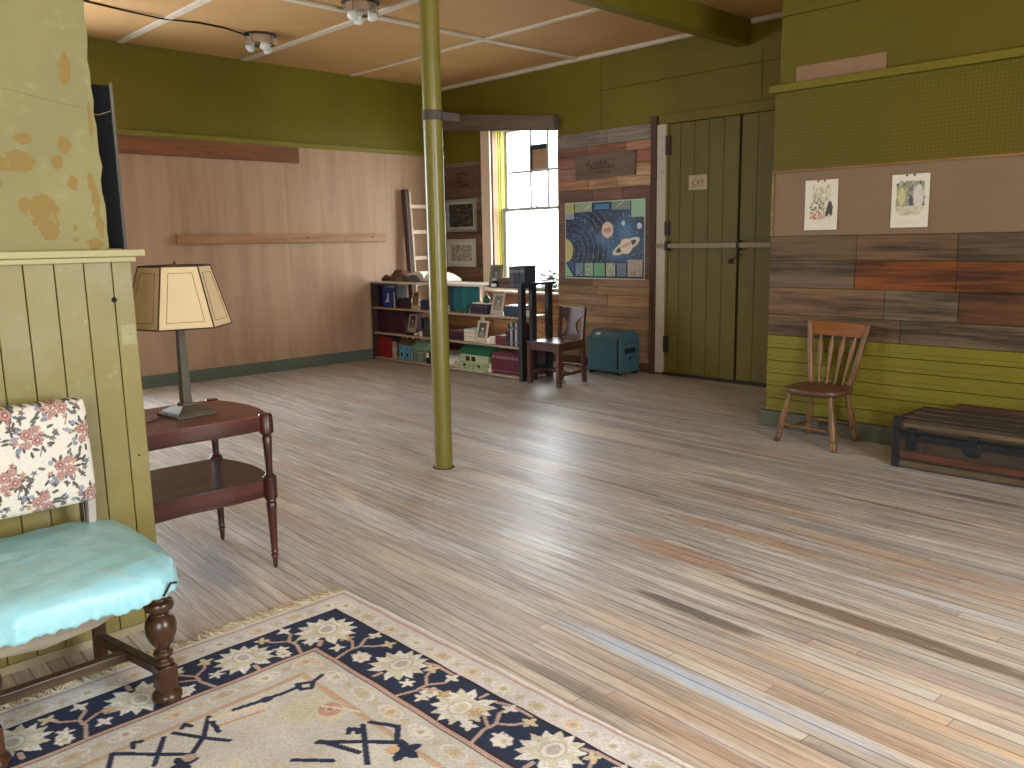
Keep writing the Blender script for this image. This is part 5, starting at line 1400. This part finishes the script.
# --- middle shelf
t = T('storage_box', 'very dark maroon box at the left end of the middle shelf', 'box', (6.56, 8.80, S1))
G().box(-.14, .16, -.28, .29, 0, .235).build('box_body', bookmat(rgb(58, 24, 36)), t, bevel=.004); G().box(-.144, .164, -.284, .294, .236, .29).build('lid', bookmat(rgb(48, 20, 32)), t, bevel=.004)
photo_card('portrait card in front of a black book on the middle shelf', 8.335, S1+.041, .165, .225, XF-.02, 12, 0, (150, 138, 120), (56, 48, 42), (150, 150, 128))
lying('black book lying under the portrait card on the middle shelf', 8.27, 8.44, S1, .04, .13, rgb(26, 18, 20), None, XF-.03)
standing('black book standing behind the portrait card on the middle shelf', 8.20, 8.25, S1, .22, .18, rgb(22, 16, 18), None, XF+.08)
t = T('white_cube', 'small white block left of the grey book on the middle shelf', 'block', (6.42, 8.165, S1)); G().box(-.03, .03, -.022, .022, 0, .06).build('block_body', page_m, t, bevel=.004)
lying('dark grey speckled book left of the post on the middle shelf', 7.93, 8.135, S1, .095, .17, rgb(66, 58, 56))
for k, (h, cc, nm) in enumerate(((.05, rgb(60, 30, 40), 'maroon book at the bottom of the pair right of the post'), (.045, rgb(78, 36, 44), 'maroon book on top of the pair right of the post'))):
    lying(nm, 7.375, 7.69, S1+.051*k, h, .2, cc, 'maroon pair on the middle shelf', XF+.03)
zz_ = S1
for k, (h, cc, nm) in enumerate(((.055, rgb(190, 196, 186), 'pale grey book at the bottom of the pale stack'), (.045, rgb(206, 204, 186), 'cream book in the middle of the pale stack'), (.04, rgb(178, 188, 182), 'pale green book at the top of the pale stack'))):
    lying(nm, 7.165, 7.36, zz_, h, .17, cc, 'pale stack of books on the middle shelf', XF, 0, False); zz_ += h+.001
photo_card('portrait card with white margin right of the pale book stack', 7.045, S1, .19, .255, XF-.03, 14, 0, (196, 182, 160), (74, 68, 58), (196, 192, 178))
t = T('white_box', 'small white box between portrait card and red books on the middle shelf', 'box', (6.44, 6.87, S1)); G().box(-.05, .05, -.045, .045, 0, .065).build('box_body', page_m, t, bevel=.003); G().box(-.052, .052, -.047, .047, .066, .082).build('lid', plain('white lid', rgb(226, 222, 212), .6), t, bevel=.003)
for k, (h, cc, nm) in enumerate(((.058, rgb(96, 36, 48), 'red book at the bottom of the red stack'), (.04, rgb(112, 44, 52), 'brighter red book at the top of the red stack'))):
    lying(nm, 6.67, 6.82, S1+(.059 if k else 0), h, .16, cc, 'red stack of books on the middle shelf', XF, 0, True)
for k, (a, h, cc, nm) in enumerate(((6.625, .16, rgb(70, 26, 40), 'short burgundy book at the left of the standing row'), (6.588, .235, rgb(30, 34, 44), 'black book second in the standing row'), (6.55, .262, rgb(160, 166, 172), 'silver grey book third in the standing row'), (6.512, .255, rgb(34, 36, 48), 'dark blue black book fourth in the standing row'), (6.475, .262, rgb(176, 182, 190), 'pale silver book fifth in the standing row'), (6.40, .25, rgb(84, 30, 44), 'wide maroon book at the right of the standing row'))):
    standing(nm, a, a+(.034 if k < 5 else .07), S1, h, .18, cc, 'row of books standing on the middle shelf', XF, rgb(120, 110, 100))
# --- bottom shelf
standing('large bright red book at the left of the bottom shelf', 8.83, 9.07, S0, .262, .05, rgb(140, 30, 32), None, XF)
standing('tall dark green book behind the red one on the bottom shelf', 8.86, 9.0, S0, .285, .12, rgb(46, 54, 40), None, XF+.10)
for k in range(3):
    o = G(); o.lathe([(.026, 0), (.034, .006), (.034, .066), (.026, .072)], n=16)
    oo = o.build('tin', plain(['pink tin', 'buff tin', 'salmon tin'][k], [rgb(176, 130, 116), rgb(184, 150, 128), rgb(164, 112, 100)][k], .5), None, smooth=True)
    oo.location = (6.42, 8.755, S0+.0735*k); tag(oo, ['pink tin at the bottom of the stack beside the toy house', 'buff tin in the middle of the stack beside the toy house', 'salmon tin at the top of the stack beside the toy house'][k], 'tin', 'stack of small tins on the bottom shelf')
def toy_house(name, label, y0, y1, z, h, wall, roofc, wins, depth=.2, winc=rgb(20, 30, 40), frame=rgb(150, 190, 210), over=.02, hr=.1):
    t = T(name, label, 'toy house', (XF+.02, (y0+y1)/2, z)); w = (y1-y0)/2
    G().box(0, depth, -w, w, 0, h).build('wall', wall, t, bevel=.002)
    g = G(); g.prism([(-over, h), (depth+over, h), (depth/2, h+hr)], 'y', -w-over, w+over); g.build('roof', roofc, t, bevel=.002)
    for (yy_, z0_, ww, hh) in wins:
        f = G().box(-.006, 0, yy_-ww, yy_+ww, z0_, z0_+hh).build('window', plain('toy window frame', frame, .5), t)
        G().box(-.0075, -.006, yy_-ww+.009, yy_+ww-.009, z0_+.009, z0_+hh-.009).build('pane', plain('toy pane', winc, .3), f)
    return t
th1 = toy_house('toy_house', 'blue toy house with brown roof on the bottom shelf', 8.40, 8.66, S0, .19, plain('toy blue wall', rgb(84, 150, 176), .6), paint('toy brown roof', rgb(104, 82, 50), .8, .5, rgb(70, 60, 34), .5, 20.),
          [(-.055, .03, .03, .07), (.06, .03, .03, .07), (-.06, .12, .022, .05), (.06, .12, .022, .05)], .2, rgb(24, 40, 70), rgb(140, 186, 214))
g = G(); g.box(.07, .10, -.10, -.06, .22, .31).box(.07, .10, .03, .07, .22, .31); g.build('chimney', plain('toy cream chimney', rgb(206, 190, 160), .7), th1)
th2 = toy_house('toy_house', 'pale green toy house with grey green roof next to the blue one', 8.14, 8.36, S0, .15, plain('toy sage wall', rgb(112, 128, 104), .7), plain('toy green roof', rgb(126, 160, 138), .6), [(-.05, .03, .025, .08), (.03, .03, .02, .10)], .18, rgb(40, 46, 40), rgb(150, 170, 140))
g = G()
for k in range(4): g.box(-.05, -.04, -.10+.06*k, -.09+.06*k, 0, .12)
g.box(-.055, 0, -.115, .115, .12, .128); g.build('porch', plain('toy porch', rgb(150, 168, 140), .7), th2)
t = T('white_cube', 'tiny white block beside the post on the bottom shelf', 'block', (6.40, 8.02, S0+.0)); G().box(-.025, .025, -.03, .03, 0, .14).build('block_body', bookmat(rgb(40, 26, 28)), t, bevel=.003); G().box(-.0265, -.025, -.028, .028, .075, .135).build('face', page_m, t)
th3 = toy_house('doll_house', 'large pale green doll house with dark green roof right of the post', 6.98, 7.46, S0, .175, paint('doll house cream green wall', rgb(178, 190, 150), .7, .3), plain('doll house green roof', rgb(48, 108, 82), .6), [(.10, .085, .045, .075), (.0, .085, .045, .075), (-.1, .02, .03, .06), (.16, .02, .03, .05)], .25, rgb(16, 36, 28), rgb(206, 206, 170), .025, .115)
g = G()
for k in range(6): g.box(-.075, -.065, -.2+.08*k, -.19+.08*k, 0, .075)
g.box(-.08, 0, -.23, .23, .075, .085); g.box(-.08, .0, -.24, .24, 0, .012); g.build('porch', plain('doll porch', rgb(196, 200, 160), .7), th3)
for k, (yy_, cc) in enumerate(((7.50, rgb(220, 210, 170)), (7.55, rgb(196, 190, 140)))):
    o = G().lathe([(.022, 0), (.024, .01), (.010, .03), (.016, .05), (.012, .066), (.003, .072)], n=12).build('toy_figure', plain('toy figure %d' % k, cc, .6), None, smooth=True); o.location = (6.42, yy_, S0)
    tag(o, ['cream toy figure standing just left of the doll house', 'yellowish toy figure second left of the doll house'][k], 'toy', 'toy figures by the doll house')
o = G().lathe([(.03, 0), (.034, .02), (.012, .05), (.018, .07), (.012, .09), (.003, .1)], n=12).build('toy_figure', plain('white toy figure', rgb(232, 226, 206), .6), None, smooth=True); o.location = (6.415, 6.935, S0)
tag(o, 'white toy figure standing right of the doll house', 'toy', 'toy figures by the doll house')
for k in range(7):
    a = 6.455+.062*k
    standing('burgundy volume in the matching set on the bottom shelf, %s' % ['at the right end', 'second from the right', 'third from the right', 'in the middle', 'third from the left', 'second from the left', 'at the left end'][k], a, a+.060, S0, .245, .16, rgb(92, 30, 48), 'burgundy set on the bottom shelf', XF, rgb(140, 96, 90))

# ================================================================== camera, world, view
cam = bpy.data.cameras.new('camera'); co = bpy.data.objects.new('camera', cam); COL.objects.link(co)
fpx, yaw, pitch, roll = 837.64, math.radians(45.7527), math.radians(9.6724), math.radians(-1.0399)
F = Vector((math.cos(yaw)*math.cos(pitch), math.sin(yaw)*math.cos(pitch), -math.sin(pitch)))
r = Vector((math.sin(yaw), -math.cos(yaw), 0)); u = r.cross(F)
r2 = r*math.cos(roll)+u*math.sin(roll); u2 = u*math.cos(roll)-r*math.sin(roll)
M = Matrix((r2, u2, -F)).transposed().to_4x4(); M.translation = (0, 0, 1.5)
co.matrix_world = M
cam.sensor_width = 36; cam.lens = fpx/1024*36; cam.clip_start = .05
SC.camera = co
w = bpy.data.worlds.new('overcast sky'); SC.world = w; w.use_nodes = True
bg = w.node_tree.nodes['Background']; bg.inputs[0].default_value = (.93, .97, 1.02, 1); bg.inputs[1].default_value = 1.0
SC.view_settings.view_transform = 'Standard'; SC.view_settings.look = 'None'
SC.view_settings.gamma = 1.0; SC.view_settings.use_curve_mapping = False
SC.view_settings.exposure = 4.48
SC.cycles.use_denoising = True
SC.cycles.max_bounces = 10; SC.cycles.diffuse_bounces = 6; SC.cycles.glossy_bounces = 4; SC.cycles.transparent_max_bounces = 8
SC.cycles.sample_clamp_indirect = 4.0
SC.cycles.caustics_reflective = False; SC.cycles.caustics_refractive = False
